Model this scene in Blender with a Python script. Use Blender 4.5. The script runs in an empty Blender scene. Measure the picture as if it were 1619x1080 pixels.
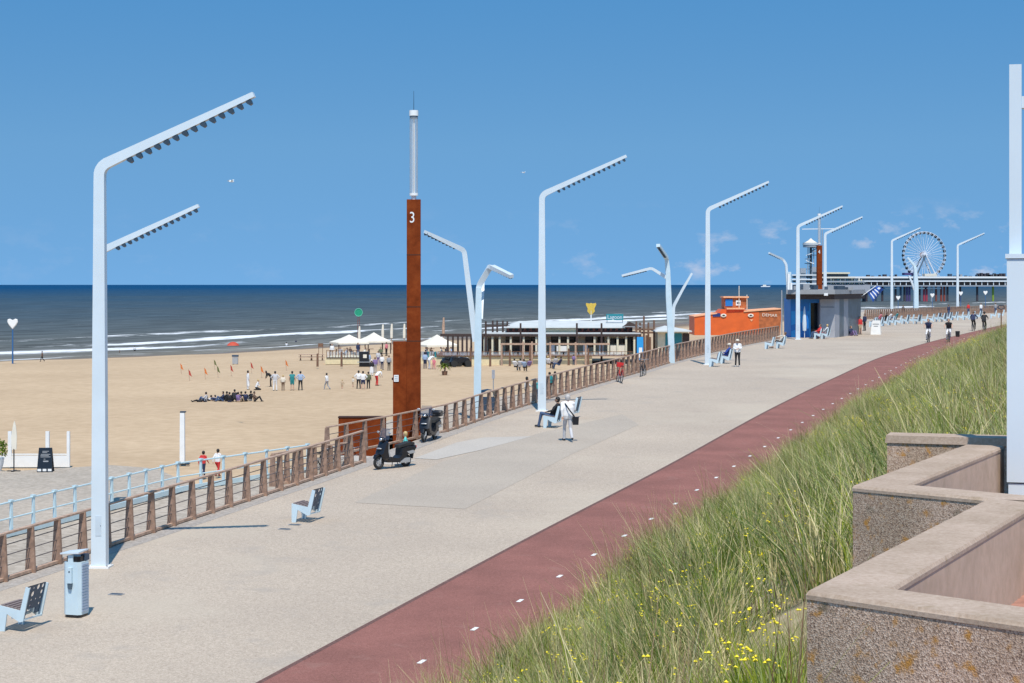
import bpy, math, random
import numpy as np
from mathutils import Vector, Matrix
random.seed(7)
rng = np.random.default_rng(7)
R = math.radians
scene = bpy.context.scene
COL = scene.collection
F = 2900.0            # focal length in photo pixels (photo 1619 px wide)

# ---------------------------------------------------------------- camera
cam_d = bpy.data.cameras.new('camera'); cam = bpy.data.objects.new('camera', cam_d); COL.objects.link(cam)
cam.location = (0, 0, 0); cam.rotation_euler = (R(90), 0, 0)
cam_d.sensor_width = 36.0; cam_d.lens = F/1619*36.0
cam_d.shift_y = -90/1619.0
cam_d.clip_start = 0.3; cam_d.clip_end = 90000
scene.camera = cam

# ---------------------------------------------------------------- sun and sky
SUN_EL, DRIFT = R(60), -0.085            # light travels (DRIFT, 1) in plan
az = Vector((-DRIFT, -1.0, 0)).normalized()      # direction towards the sun in plan
sun_dir = Vector((az.x*math.cos(SUN_EL), az.y*math.cos(SUN_EL), math.sin(SUN_EL)))
sd = bpy.data.lights.new('sun', 'SUN'); sd.energy = 4.6; sd.angle = R(0.53); sd.color = (1.0, 0.925, 0.82)
so = bpy.data.objects.new('sun', sd); COL.objects.link(so)
so.rotation_euler = sun_dir.to_track_quat('Z', 'Y').to_euler(); so.location = (0, -20, 60)

w = bpy.data.worlds.new('World'); scene.world = w; w.use_nodes = True
nt = w.node_tree; N = nt.nodes; L = nt.links; N.clear()
out = N.new('ShaderNodeOutputWorld'); bg = N.new('ShaderNodeBackground'); bg.inputs[1].default_value = 0.15
sky = N.new('ShaderNodeTexSky'); sky.sky_type = 'NISHITA'; sky.sun_disc = False
sky.sun_elevation = SUN_EL; sky.sun_rotation = math.atan2(az.x, az.y)
sky.air_density = 1.25; sky.dust_density = 0.15; sky.ozone_density = 3.0; sky.altitude = 0
tc = N.new('ShaderNodeTexCoord'); sep = N.new('ShaderNodeSeparateXYZ'); L.new(tc.outputs['Generated'], sep.inputs[0])
mz = N.new('ShaderNodeMath'); mz.operation = 'MULTIPLY_ADD'; mz.inputs[1].default_value = 2.1; mz.inputs[2].default_value = 0.33
L.new(sep.outputs[2], mz.inputs[0])
cmb = N.new('ShaderNodeCombineXYZ'); L.new(sep.outputs[0], cmb.inputs[0]); L.new(sep.outputs[1], cmb.inputs[1]); L.new(mz.outputs[0], cmb.inputs[2])
nrm = N.new('ShaderNodeVectorMath'); nrm.operation = 'NORMALIZE'; L.new(cmb.outputs[0], nrm.inputs[0]); L.new(nrm.outputs[0], sky.inputs[0])
# low fair weather clouds near the horizon
mp = N.new('ShaderNodeMapping'); mp.inputs['Scale'].default_value = (33, 33, 62); mp.inputs['Location'].default_value = (3.1, 0.4, 0.7)
L.new(tc.outputs['Generated'], mp.inputs[0])
cn = N.new('ShaderNodeTexNoise'); cn.inputs['Scale'].default_value = 1.0; cn.inputs['Detail'].default_value = 8; cn.inputs['Roughness'].default_value = 0.62
L.new(mp.outputs[0], cn.inputs[0])
cr = N.new('ShaderNodeValToRGB'); cr.color_ramp.elements[0].position = 0.55; cr.color_ramp.elements[1].position = 0.72
L.new(cn.outputs[0], cr.inputs[0])
hb = N.new('ShaderNodeValToRGB')            # band of elevations where the clouds sit
e = hb.color_ramp.elements; e[0].position = 0.0; e[0].color = (.25, .25, .25, 1); e[1].position = 0.045; e[1].color = (0, 0, 0, 1)
x = e.new(0.006); x.color = (.9, .9, .9, 1); x = e.new(0.024); x.color = (.8, .8, .8, 1)
L.new(sep.outputs[2], hb.inputs[0])
xb = N.new('ShaderNodeMapRange'); xb.inputs[1].default_value = -0.02; xb.inputs[2].default_value = 0.22; xb.inputs[3].default_value = 0.08; xb.inputs[4].default_value = 1.0
L.new(sep.outputs[0], xb.inputs[0])
m1 = N.new('ShaderNodeMath'); m1.operation = 'MULTIPLY'; L.new(cr.outputs[0], m1.inputs[0]); L.new(hb.outputs[0], m1.inputs[1])
m2 = N.new('ShaderNodeMath'); m2.operation = 'MULTIPLY'; L.new(m1.outputs[0], m2.inputs[0]); L.new(xb.outputs[0], m2.inputs[1])
tint = N.new('ShaderNodeMixRGB'); tint.blend_type = 'MULTIPLY'; tint.inputs[0].default_value = 1.0; tint.inputs[2].default_value = (.62, 1.05, 1.20, 1)
L.new(sky.outputs[0], tint.inputs[1])
tr_ = N.new('ShaderNodeValToRGB'); e = tr_.color_ramp.elements            # hue of the air by elevation, halved
e[0].position = 0.0; e[0].color = (.315, .455, .515, 1); e[1].position = 0.16; e[1].color = (.275, .525, .60, 1); x = e.new(0.075); x.color = (.365, .535, .560, 1)
L.new(sep.outputs[2], tr_.inputs[0])
dbl = N.new('ShaderNodeVectorMath'); dbl.operation = 'SCALE'; dbl.inputs['Scale'].default_value = 2.0; L.new(tr_.outputs[0], dbl.inputs[0]); L.new(dbl.outputs[0], tint.inputs[2])
mx = N.new('ShaderNodeMixRGB'); mx.inputs[2].default_value = (4.9, 4.8, 5.3, 1)
L.new(m2.outputs[0], mx.inputs[0]); L.new(tint.outputs[0], mx.inputs[1])
L.new(mx.outputs[0], bg.inputs[0]); L.new(bg.outputs[0], out.inputs[0])

scene.view_settings.view_transform = 'Standard'; scene.view_settings.look = 'None'
scene.view_settings.gamma = 1; scene.view_settings.exposure = 0.0
scene.render.resolution_x = 1024; scene.render.resolution_y = 683

# ---------------------------------------------------------------- measured ground
def P(px, py, Y): return Vector(((px-809.5)/F*Y, Y, -(py-450)/F*Y))
ZY = [-60, 10, 45, 66, 84, 100, 117.5, 140, 162, 200, 268, 400, 900]
ZZ = [-10.37, -8.165, -7.06, -6.40, -5.84, -5.45, -5.15, -4.97, -4.84, -4.65, -4.4, -4.3, -4.3]
def _smooth_profile():
    yy = np.linspace(-60, 900, 1921); zz = np.interp(yy, ZY, ZZ)
    k = np.ones(17)/17; zs = np.convolve(np.pad(zz, 8, mode='edge'), k, mode='valid')
    return yy, zs
_py, _pz = _smooth_profile()
def zprom(Y): return float(np.interp(Y, _py, _pz))
def G(px, py):
    lo, hi = 12.0, 900.0
    for _ in range(60):
        m = (lo+hi)/2
        if m*(py-450)/F < -zprom(m): lo = m
        else: hi = m
    return P(px, py, lo)
def curve(pxs, slope0, slope1):
    p = [G(a, b) for a, b in pxs]
    Y = np.array([q.y for q in p]); X = np.array([q.x for q in p])
    o = np.argsort(Y); Y, X = Y[o], X[o]
    Yf = np.concatenate([[Y[0]-120], Y, [Y[-1]+700]]); Xf = np.concatenate([[X[0]-120*slope0], X, [X[-1]+700*slope1]])
    yy = np.arange(-60, 900, 1.0); xx = np.interp(yy, Yf, Xf)
    k = np.ones(15)/15; xs = np.convolve(np.pad(xx, 7, mode='edge'), k, mode='valid'); xs[:9] = xx[:9]
    return lambda y: float(np.interp(y, yy, xs))
Xdot = curve([(679,1039),(763,987),(832,944),(897,904),(951,870),(1001,840),(1043,812),(1081,788),(1117,766),(1202.7,710),(1227,695),
              (1268,668.5),(1303.6,646),(1335,627.7),(1363,612),(1387,598),(1410,586),(1433,573),(1455,562.6),(1483.5,550),(1517,538),(1552.6,526)], .333, .45)
XpathL = curve([(410,1080),(740,901),(888,823),(1048,742),(1140,689.6),(1219,646.6),(1326,595),(1398,562.6),(1469,541),(1591,512.5)], .333, .45)
_Xrail0 = curve([(0,921),(175,864),(326,815),(400,789),(495,757.5),(588,729),(705,682.5),(760,663),(800,652),(845,637),(907,618),(1020,587),(1060,573),
               (1107,562),(1177,545.5),(1247,533)], .31, .24)
def Xrail(y): return _Xrail0(y)+max(0.0, y-315)*.9
def pdir(fn, Y):       # unit tangent and right normal of a plan curve
    t = Vector((fn(Y+1.5)-fn(Y-1.5), 3.0, 0)).normalized(); return t, Vector((t.y, -t.x, 0))
SY = np.array([-200, 230, 260, 275.6, 303, 344, 427, 575, 667, 926, 2500.]); SX = np.array([-460, -116, -90.6, -76.9, -53.2, -34.3, -1.4, 57.6, 99, 249, 1150.])
def dshore(x, y): return (x-np.interp(y, SY, SX))*0.85
_ry = np.arange(-60, 900, 2.0); _rx = np.array([Xrail(v) for v in _ry])
def dprom(x, y): return (np.interp(y, _ry, _rx)-x)*0.95
def zbeach(x, y):
    a = np.maximum(dprom(x, y), 0.0); b = dshore(x, y); bp = np.maximum(b, 0.0)
    fr = a/(a+bp+1e-6)
    return np.where(b > 0, -8.8-2.7*fr**1.6, -11.5+b*0.03)
def B(px, py):
    ys = np.linspace(40, 1200, 6000); xs = (px-809.5)/F*ys; zr = -(py-450)/F*ys
    i = np.argmax(zr <= zbeach(xs, ys)); return Vector((xs[i], ys[i], float(zbeach(xs[i], ys[i]))))

# ---------------------------------------------------------------- materials
def new_mat(name):
    m = bpy.data.materials.new(name); m.use_nodes = True
    return m, m.node_tree.nodes, m.node_tree.links, m.node_tree.nodes['Principled BSDF']
def mat(name, col, rough=0.6, var=0.12, scale=6.0, metal=0.0, bump=0.0, bscale=40.0, dirt=0.0):
    m, n, l, b = new_mat(name)
    b.inputs['Roughness'].default_value = rough; b.inputs['Metallic'].default_value = metal
    g = n.new('ShaderNodeNewGeometry')
    t = n.new('ShaderNodeTexNoise'); t.inputs['Scale'].default_value = scale; t.inputs['Detail'].default_value = 5; l.new(g.outputs['Position'], t.inputs[0])
    mr = n.new('ShaderNodeMapRange'); mr.inputs[1].default_value = .3; mr.inputs[2].default_value = .7; mr.inputs[3].default_value = 1-var; mr.inputs[4].default_value = 1+var
    l.new(t.outputs[0], mr.inputs[0])
    mm = n.new('ShaderNodeVectorMath'); mm.operation = 'SCALE'; mm.inputs[0].default_value = col; l.new(mr.outputs[0], mm.inputs['Scale'])
    l.new(mm.outputs[0], b.inputs['Base Color'])
    if bump:
        t2 = n.new('ShaderNodeTexNoise'); t2.inputs['Scale'].default_value = bscale; t2.inputs['Detail'].default_value = 4; l.new(g.outputs['Position'], t2.inputs[0])
        bp = n.new('ShaderNodeBump'); bp.inputs['Strength'].default_value = bump; bp.inputs['Distance'].default_value = 0.02
        l.new(t2.outputs[0], bp.inputs['Height']); l.new(bp.outputs[0], b.inputs['Normal'])
    return m
def speckle(name, cols, scale, rough=0.85, big=None, bigscale=0.3, bump=0.3, extra=None, voro=True, grain=0):
    """aggregate surface: cols = list of (pos, rgb) picked per cell"""
    m, n, l, b = new_mat(name); b.inputs['Roughness'].default_value = rough; b.inputs['Specular IOR Level'].default_value = .12
    g = n.new('ShaderNodeNewGeometry')
    if voro:
        t = n.new('ShaderNodeTexVoronoi'); t.inputs['Scale'].default_value = scale; l.new(g.outputs['Position'], t.inputs['Vector'])
        s = n.new('ShaderNodeSeparateColor'); l.new(t.outputs['Color'], s.inputs[0]); fac = s.outputs[0]; hgt = t.outputs['Distance']
    else:
        t = n.new('ShaderNodeTexNoise'); t.inputs['Scale'].default_value = scale; t.inputs['Detail'].default_value = 6; t.inputs['Roughness'].default_value = .65
        l.new(g.outputs['Position'], t.inputs[0]); fac = t.outputs[0]; hgt = fac
    r = n.new('ShaderNodeValToRGB'); el = r.color_ramp.elements
    el[0].position = cols[0][0]; el[0].color = (*cols[0][1], 1); el[1].position = cols[-1][0]; el[1].color = (*cols[-1][1], 1)
    for p, c in cols[1:-1]: q = el.new(p); q.color = (*c, 1)
    l.new(fac, r.inputs[0]); colo = r.outputs[0]
    if big:
        t3 = n.new('ShaderNodeTexNoise'); t3.inputs['Scale'].default_value = bigscale; t3.inputs['Detail'].default_value = 6; l.new(g.outputs['Position'], t3.inputs[0])
        r3 = n.new('ShaderNodeValToRGB'); r3.color_ramp.elements[0].position = .35; r3.color_ramp.elements[0].color = (*big[0], 1)
        r3.color_ramp.elements[1].position = .68; r3.color_ramp.elements[1].color = (*big[1], 1); l.new(t3.outputs[0], r3.inputs[0])
        mu = n.new('ShaderNodeMixRGB'); mu.blend_type = 'MULTIPLY'; mu.inputs[0].default_value = 1; l.new(colo, mu.inputs[1]); l.new(r3.outputs[0], mu.inputs[2]); colo = mu.outputs[0]
    if grain:
        tg = n.new('ShaderNodeTexNoise'); tg.inputs['Scale'].default_value = 11; tg.inputs['Detail'].default_value = 5; tg.inputs['Roughness'].default_value = .8; l.new(g.outputs['Position'], tg.inputs[0])
        rg = n.new('ShaderNodeMapRange'); rg.inputs[1].default_value = .3; rg.inputs[2].default_value = .7; rg.inputs[3].default_value = 1-grain; rg.inputs[4].default_value = 1+grain; l.new(tg.outputs[0], rg.inputs[0])
        vg = n.new('ShaderNodeVectorMath'); vg.operation = 'SCALE'; l.new(colo, vg.inputs[0]); l.new(rg.outputs[0], vg.inputs['Scale']); colo = vg.outputs[0]
    if extra:    # blotches of another colour: (rgb, scale, lo, hi)
        for c, sc, lo, hi in extra:
            t4 = n.new('ShaderNodeTexNoise'); t4.inputs['Scale'].default_value = sc; t4.inputs['Detail'].default_value = 8; t4.inputs['Roughness'].default_value = .6
            l.new(g.outputs['Position'], t4.inputs[0])
            r4 = n.new('ShaderNodeMapRange'); r4.inputs[1].default_value = lo; r4.inputs[2].default_value = hi; l.new(t4.outputs[0], r4.inputs[0])
            mu = n.new('ShaderNodeMixRGB'); mu.inputs[2].default_value = (*c, 1); l.new(r4.outputs[0], mu.inputs[0]); l.new(colo, mu.inputs[1]); colo = mu.outputs[0]
    l.new(colo, b.inputs['Base Color'])
    if bump:
        bp = n.new('ShaderNodeBump'); bp.inputs['Strength'].default_value = bump; bp.inputs['Distance'].default_value = .01
        l.new(hgt, bp.inputs['Height']); l.new(bp.outputs[0], b.inputs['Normal'])
    return m

M = {}
M['lamp'] = mat('pale_blue_paint', (.60, .68, .73), .35, .04, 1.2)
M['lamp2'] = mat('pale_blue_hatch', (.53, .61, .67), .4, .06, 3)
M['lampdark'] = mat('lamp_head_dark', (.035, .055, .08), .4)
M['blue'] = mat('light_blue_steel', (.53, .66, .73), .4, .05, 3)
M['greyblue'] = mat('grey_blue_louvre', (.34, .42, .54), .5, .08, 6)
M['navyperf'] = mat('dark_blue_panel', (.045, .075, .12), .5, .15, 9)
M['seatwood'] = mat('weathered_seat_wood', (.22, .17, .16), .7, .25, 25)
M['railwood'] = mat('weathered_tan_rail', (.42, .285, .205), .75, .28, 7, bump=.2, bscale=60)
M['railwood_shaded'] = mat('shaded_rail_wood', (.30, .19, .135), .75, .3, 7)  # rail wood darkened to paint the handrail's shade on the posts
M['railweb_shaded'] = mat('shaded_rail_steel', (.13, .085, .065), .6, .25, 8)  # steel darkened to paint the shade on the post web
M['cable'] = mat('rail_cable', (.12, .10, .10), .5)
M['whiterail'] = mat('pale_rail_paint', (.52, .66, .70), .4, .05, 3)
M['black'] = mat('black_plastic', (.012, .013, .017), .28, .1)
M['rubber'] = mat('black_rubber', (.02, .02, .02), .8)
M['chrome'] = mat('chrome', (.7, .7, .7), .18, .05, 4, metal=1)
M['silver'] = mat('silver_paint', (.42, .43, .44), .35, .05, 4, metal=.3)
M['cream'] = mat('cream_panel', (.70, .64, .47), .6, .08, 4)
M['creamlow'] = mat('pale_yellow_boards', (.66, .57, .36), .7, .1, 3)
M['white'] = mat('white_paint', (.78, .79, .78), .45, .05, 2)
M['offwhite'] = mat('off_white_canvas', (.74, .69, .58), .8, .06, 2)
M['roofwhite'] = mat('white_roof_felt', (.56, .58, .56), .6, .08, .6)
M['darkwood'] = mat('dark_stained_wood', (.055, .035, .03), .7, .3, 5)
M['brownwood'] = mat('brown_wood', (.17, .09, .055), .7, .25, 5)
M['redbrown'] = mat('red_brown_boards', (.20, .06, .045), .7, .2, 4)
M['win'] = mat('dark_window_glass', (.02, .025, .03), .08, .3, 1.5)
M['orange'] = mat('orange_paint', (.68, .12, .018), .5, .12, 1.0)
M['orangedark'] = mat('worn_orange_boards', (.42, .12, .035), .7, .3, 2)
M['orangelight'] = mat('faded_orange_trim', (.85, .42, .22), .6)
M['rust'] = speckle('weathering_steel', [(0.25, (.125, .024, .004)), (.5, (.20, .040, .008)), (.75, (.26, .062, .014))], 3.0, .8, voro=False, bump=.05,
                    big=((.8, .75, .75), (1.1, 1.05, 1.0)), bigscale=.6)
M['rustdark'] = mat('steel_seam', (.05, .018, .01), .9)
M['teal'] = mat('teal_paint', (.02, .22, .26), .5, .1)
M['yellow'] = mat('yellow_paint', (.62, .42, .06), .5)
M['green'] = mat('green_disc_paint', (.01, .28, .16), .5)
M['red'] = mat('red_cloth', (.55, .02, .02), .7)
M['bluewall'] = mat('bright_blue_wall', (.01, .17, .52), .5, .06, 2)
M['blueart'] = mat('light_blue_mural', (.02, .30, .68), .5, .06, 2)
M['greywall'] = mat('grey_cladding', (.34, .35, .38), .6, .08, 2)
M['slate'] = mat('slate_panel', (.075, .11, .14), .4, .3, 1.2)
M['roofgrey'] = mat('grey_roof_edge', (.28, .29, .30), .6, .08, 2)
M['navy'] = mat('navy_cloth', (.01, .035, .16), .7)
M['sand_tx'] = speckle('dry_sand', [(.3, (.45, .33, .21)), (.5, (.51, .38, .245)), (.7, (.57, .43, .285))], 1.1, .95, voro=False, bump=.6, grain=.07,
                       big=((.92, .90, .88), (1.05, 1.04, 1.03)), bigscale=.05)
M['concrete'] = speckle('sea_wall_concrete', [(.3, (.34, .32, .30)), (.7, (.46, .44, .41))], 3, .85, voro=False, bump=.1)
M['path_grey'] = speckle('grey_paving', [(.2, (.37, .32, .26)), (.8, (.47, .41, .34))], 7, .9, big=((.9, .9, .9), (1.06, 1.04, 1.02)), bigscale=.25, bump=.1)
M['prom'] = speckle('promenade_aggregate', [(.0, (.37, .305, .24)), (.4, (.445, .375, .30)), (.8, (.485, .41, .33)), (1.0, (.54, .465, .375))], 42, .92,
                    big=((.93, .92, .92), (1.04, 1.03, 1.02)), bigscale=.18, bump=.1, grain=.16,
                    extra=[((.36, .315, .27), .55, .56, .80), ((.30, .26, .22), 2.7, .66, .80), ((.50, .43, .34), .13, .52, .75)])
M['promgrey'] = speckle('smoother_grey_paving', [(.0, (.355, .305, .25)), (1.0, (.475, .41, .34))], 42, .9, big=((.95, .95, .95), (1.04, 1.04, 1.03)), bigscale=.3, bump=.05)
M['promlight'] = speckle('pale_paving', [(.0, (.42, .385, .34)), (1.0, (.51, .465, .41))], 42, .9, big=((.95, .95, .95), (1.04, 1.04, 1.03)), bigscale=.3, bump=.05)
M['kerb'] = speckle('edge_paving', [(.0, (.29, .26, .23)), (1.0, (.42, .38, .34))], 14, .9, bump=.1)
M['bike'] = speckle('red_asphalt', [(.0, (.21, .092, .075)), (.5, (.265, .118, .097)), (1.0, (.325, .15, .125))], 60, .9,
                    big=((.86, .88, .88), (1.08, 1.08, 1.08)), bigscale=.6, bump=.1, grain=.08,
                    extra=[((.30, .17, .14), 1.4, .60, .85), ((.14, .07, .06), 4.5, .70, .82)])
M['edge_dark'] = speckle('path_edge_joint', [(.0, (.11, .06, .05)), (1.0, (.19, .11, .10))], 30, .9, bump=.1)
M['marking'] = mat('white_road_paint', (.80, .79, .76), .6, .06, 4)
M['dune'] = speckle('dune_sand_and_litter', [(.25, (.20, .16, .08)), (.5, (.36, .29, .17)), (.75, (.50, .41, .28))], 4, .95, voro=False, bump=.5,
                    extra=[((.30, .26, .13), 1.3, .45, .70)])
M['brick'] = mat('red_brick_paving', (.36, .18, .13), .85, .25, 12)
M['aggr'] = speckle('exposed_aggregate_concrete', [(.0, (.24, .17, .13)), (.2, (.40, .29, .22)), (.5, (.54, .40, .30)), (.8, (.64, .50, .40)), (1.0, (.70, .58, .47))], 170, .85,
                    big=((.72, .70, .66), (1.05, 1.0, .98)), bigscale=2.2, bump=.3,
                    extra=[((.46, .23, .06), 15, .565, .68), ((.09, .085, .05), 5, .60, .72)])
M['coping'] = speckle('wall_top_concrete', [(.3, (.38, .285, .215)), (.5, (.45, .35, .275)), (.7, (.52, .42, .335))], 55, .9, voro=False, bump=.3,
                      big=((.86, .84, .80), (1.06, 1.05, 1.04)), bigscale=3, extra=[((.30, .22, .14), 14, .60, .78)])
M['inner'] = speckle('smooth_pink_concrete', [(.3, (.50, .38, .28)), (.7, (.62, .47, .36))], 12, .9, voro=False, bump=.15,
                     big=((.86, .86, .86), (1.05, 1.04, 1.03)), bigscale=2)
M['kiosk_floor'] = M['prom']

# ---------------------------------------------------------------- mesh helpers
class MB:
    def __init__(s): s.v = []; s.f = []; s.m = []; s.c = 0
    def mat(s, i): s.c = i; return s
    def add(s, vs, fs):
        o = len(s.v); s.v += [Vector(a) for a in vs]
        for f in fs: s.f.append([o+i for i in f]); s.m.append(s.c)
        return s
    def box(s, c, d, rz=0.0, top=1.0):
        x, y, z = [q/2 for q in d]; ca, sa = math.cos(rz), math.sin(rz); vs = []
        for k, zz in ((1, -z), (top, z)):
            for a, b in ((-x, -y), (x, -y), (x, y), (-x, y)):
                a *= k; b *= k
                vs.append((c[0]+a*ca-b*sa, c[1]+a*sa+b*ca, c[2]+zz))
        return s.add(vs, [(3,2,1,0),(4,5,6,7),(0,1,5,4),(1,2,6,5),(2,3,7,6),(3,0,4,7)])
    def sweep(s, pts, side, ws, ts):
        """rectangular section: ws across `side`, ts in the other direction"""
        pts = [Vector(p) for p in pts]; side = Vector(side).normalized(); n = len(pts); vs = []; fs = []
        for i, p in enumerate(pts):
            a = pts[i]-pts[i-1] if i else pts[1]-pts[0]; b = pts[i+1]-pts[i] if i < n-1 else pts[i]-pts[i-1]
            t = (a.normalized()+b.normalized()).normalized(); sd_ = (side-t*side.dot(t)).normalized(); up = t.cross(sd_).normalized()
            wv = (ws[i] if hasattr(ws, '__len__') else ws)/2; tv = (ts[i] if hasattr(ts, '__len__') else ts)/2
            k = 1/max(.4, t.dot(b.normalized()))
            for q, r in ((-1,-1),(1,-1),(1,1),(-1,1)): vs.append(p+sd_*wv*q+up*tv*r*k)
        for i in range(n-1):
            for j in range(4): fs.append((4*i+j, 4*i+(j+1)%4, 4*i+4+(j+1)%4, 4*i+4+j))
        fs += [(3,2,1,0), (4*n-4, 4*n-3, 4*n-2, 4*n-1)]
        return s.add(vs, fs)
    def bar(s, a, b, w, t, side=(0, 0, 1)):
        d = (Vector(b)-Vector(a)).normalized()
        if abs(d.dot(Vector(side))) > .97: side = (0, 1, 0)
        return s.sweep([a, b], side, t, w)
    def tube(s, pts, r, seg=8, closed=False, cap=True):
        pts = [Vector(p) for p in pts]; n = len(pts); vs = []; fs = []; ref = None
        for i, p in enumerate(pts):
            if closed: t = (pts[(i+1) % n]-pts[i-1]).normalized()
            else:
                a = pts[i]-pts[i-1] if i else pts[1]-pts[0]; b = pts[i+1]-pts[i] if i < n-1 else pts[i]-pts[i-1]; t = (a+b).normalized()
            if ref is None: ref = Vector((0, 0, 1)) if abs(t.z) < .9 else Vector((1, 0, 0))
            u = (ref-t*ref.dot(t)).normalized(); v = t.cross(u); ref = u; rr = r[i] if hasattr(r, '__len__') else r
            for k in range(seg):
                an = 2*math.pi*k/seg; vs.append(p+(u*math.cos(an)+v*math.sin(an))*rr)
        for i in range(n if closed else n-1):
            j = (i+1) % n
            for k in range(seg): fs.append((i*seg+k, i*seg+(k+1) % seg, j*seg+(k+1) % seg, j*seg+k))
        if cap and not closed: fs += [tuple(range(seg-1, -1, -1)), tuple(range((n-1)*seg, n*seg))]
        return s.add(vs, fs)
    def cyl(s, a, b, r0, r1=None, seg=12): return s.tube([a, b], [r0, r0 if r1 is None else r1], seg)
    def ball(s, c, r, seg=12, rings=8, rot=None):
        rx, ry, rz = (r, r, r) if not hasattr(r, '__len__') else r; vs = []; fs = []
        for i in range(1, rings):
            th = math.pi*i/rings
            for k in range(seg):
                an = 2*math.pi*k/seg; q = Vector((rx*math.sin(th)*math.cos(an), ry*math.sin(th)*math.sin(an), rz*math.cos(th)))
                if rot: q = rot @ q
                vs.append(Vector(c)+q)
        a = Vector((0, 0, rz)); b = Vector((0, 0, -rz))
        if rot: a = rot @ a; b = rot @ b
        vs += [Vector(c)+a, Vector(c)+b]; T = len(vs)-2
        for i in range(rings-2):
            for k in range(seg): fs.append((i*seg+k, (i+1)*seg+k, (i+1)*seg+(k+1) % seg, i*seg+(k+1) % seg))
        for k in range(seg):
            fs.append((T, k, (k+1) % seg)); o = (rings-2)*seg; fs.append((T+1, o+(k+1) % seg, o+k))
        return s.add(vs, fs)
    def prism(s, poly, y0, y1, cham=0.0):
        """polygon in xz, extruded along y; cham shrinks the two outer faces towards the centroid"""
        n = len(poly); cx = sum(p[0] for p in poly)/n; cz = sum(p[1] for p in poly)/n; L_ = y1-y0
        if cham:
            c = cham; ks = [(y0, 1-c), (y0+.18*L_, 1), (y1-.18*L_, 1), (y1, 1-c)]
        else: ks = [(y0, 1), (y1, 1)]
        vs = []; fs = []
        for y, k in ks:
            for p in poly: vs.append((cx+(p[0]-cx)*k, y, cz+(p[1]-cz)*k))
        for i in range(len(ks)-1):
            for j in range(n): fs.append((i*n+j, i*n+(j+1) % n, (i+1)*n+(j+1) % n, (i+1)*n+j))
        fs += [tuple(range(n-1, -1, -1)), tuple(range((len(ks)-1)*n, len(ks)*n))]
        return s.add(vs, fs)
    def slab(s, poly, z0, z1):
        """polygon in xy (ccw) extruded in z; z may be lists per vertex"""
        n = len(poly); a = [(p[0], p[1], z0[i] if hasattr(z0, '__len__') else z0) for i, p in enumerate(poly)]
        b = [(p[0], p[1], z1[i] if hasattr(z1, '__len__') else z1) for i, p in enumerate(poly)]
        return s.add(a+b, [tuple(range(n-1, -1, -1)), tuple(range(n, 2*n))]+[(i, (i+1) % n, n+(i+1) % n, n+i) for i in range(n)])
    def build(s, name, mats, parent=None, origin=None, smooth=True):
        me = bpy.data.meshes.new(name)
        vs = [v-Vector(origin) for v in s.v] if origin is not None else s.v
        me.from_pydata([tuple(v) for v in vs], [], s.f)
        for m in (mats if isinstance(mats, (list, tuple)) else [mats]): me.materials.append(M[m] if isinstance(m, str) else m)
        me.polygons.foreach_set('material_index', s.m)
        me.validate(); me.update()
        if smooth:
            me.polygons.foreach_set('use_smooth', [True]*len(me.polygons)); me.set_sharp_from_angle(angle=R(32))
        o = bpy.data.objects.new(name, me); COL.objects.link(o)
        if parent is not None: o.parent = parent
        elif origin is not None: o.location = origin
        return o
def tag(o, label, cat, group=None):
    o['label'] = label; o['category'] = cat
    if group: o['group'] = group
    return o
def struct(o, kind='structure'): o['kind'] = kind; return o
def thing(name, label, cat, loc=(0, 0, 0), rz=0.0, group=None):
    o = bpy.data.objects.new(name, None); COL.objects.link(o); o.empty_display_size = .3
    o.location = loc; o.rotation_euler = (0, 0, rz); return tag(o, label, cat, group)
def kids(o): return [c for c in bpy.data.objects if c.parent == o]
def dup(root, loc, rz=None, label=None, group=None, scale=None):
    def cp(o, par):
        c = o.copy(); COL.objects.link(c)
        if par is not None: c.parent = par
        for k in kids(o): cp(k, c)
        return c
    src = kids(root)
    c = root.copy(); COL.objects.link(c)
    for k in src: cp(k, c)
    c.location = loc
    if rz is not None: c.rotation_euler = (0, 0, rz)
    if scale: c.scale = (scale, scale, scale)
    if label: c['label'] = label
    if group: c['group'] = group
    return c
TEXTS = []
def text(name, body, size, matn, parent, loc, rot, ext=.004, sx=1.0):
    cu = bpy.data.curves.new(name, 'FONT'); cu.body = body; cu.size = size; cu.extrude = ext; cu.align_x = 'CENTER'; cu.align_y = 'CENTER'
    o = bpy.data.objects.new(name, cu); COL.objects.link(o); o.parent = parent; o.location = loc; o.rotation_euler = rot; o.scale = (sx, 1, 1)
    TEXTS.append((o, matn)); return o
def strip(name, fa, fb, y0, y1, dz, m, step=2.0, na=1, noise=0.0):
    """sheet between two plan curves that follows the promenade profile"""
    ys = np.arange(y0, y1+.01, step); vs = []; fs = []; k = na+1
    for y in ys:
        a, b = fa(y), fb(y)
        for i in range(k): vs.append((a+(b-a)*i/na, y, zprom(y)+dz))
    for j in range(len(ys)-1):
        for i in range(na): fs.append((j*k+i, j*k+i+1, (j+1)*k+i+1, (j+1)*k+i))
    b = MB().add(vs, fs); return struct(b.build(name, m, smooth=False))
# ================================================================ SETTING
# --- promenade
strip('promenade', lambda y: Xrail(y)-.35, XpathL, -20, 330, 0, 'prom', 1.5, 6)
strip('edge_paving', lambda y: Xrail(y)-.30, lambda y: Xrail(y)+.62, -20, 330, .004, 'kerb', 1.5)
strip('path_edge', lambda y: XpathL(y)-.05, lambda y: XpathL(y)+.07, -20, 330, .006, 'edge_dark', 1.5)
strip('bike_path', XpathL, lambda y: Xdot(y)+2.6, -20, 330, .004, 'bike', 1.5, 2)
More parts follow.
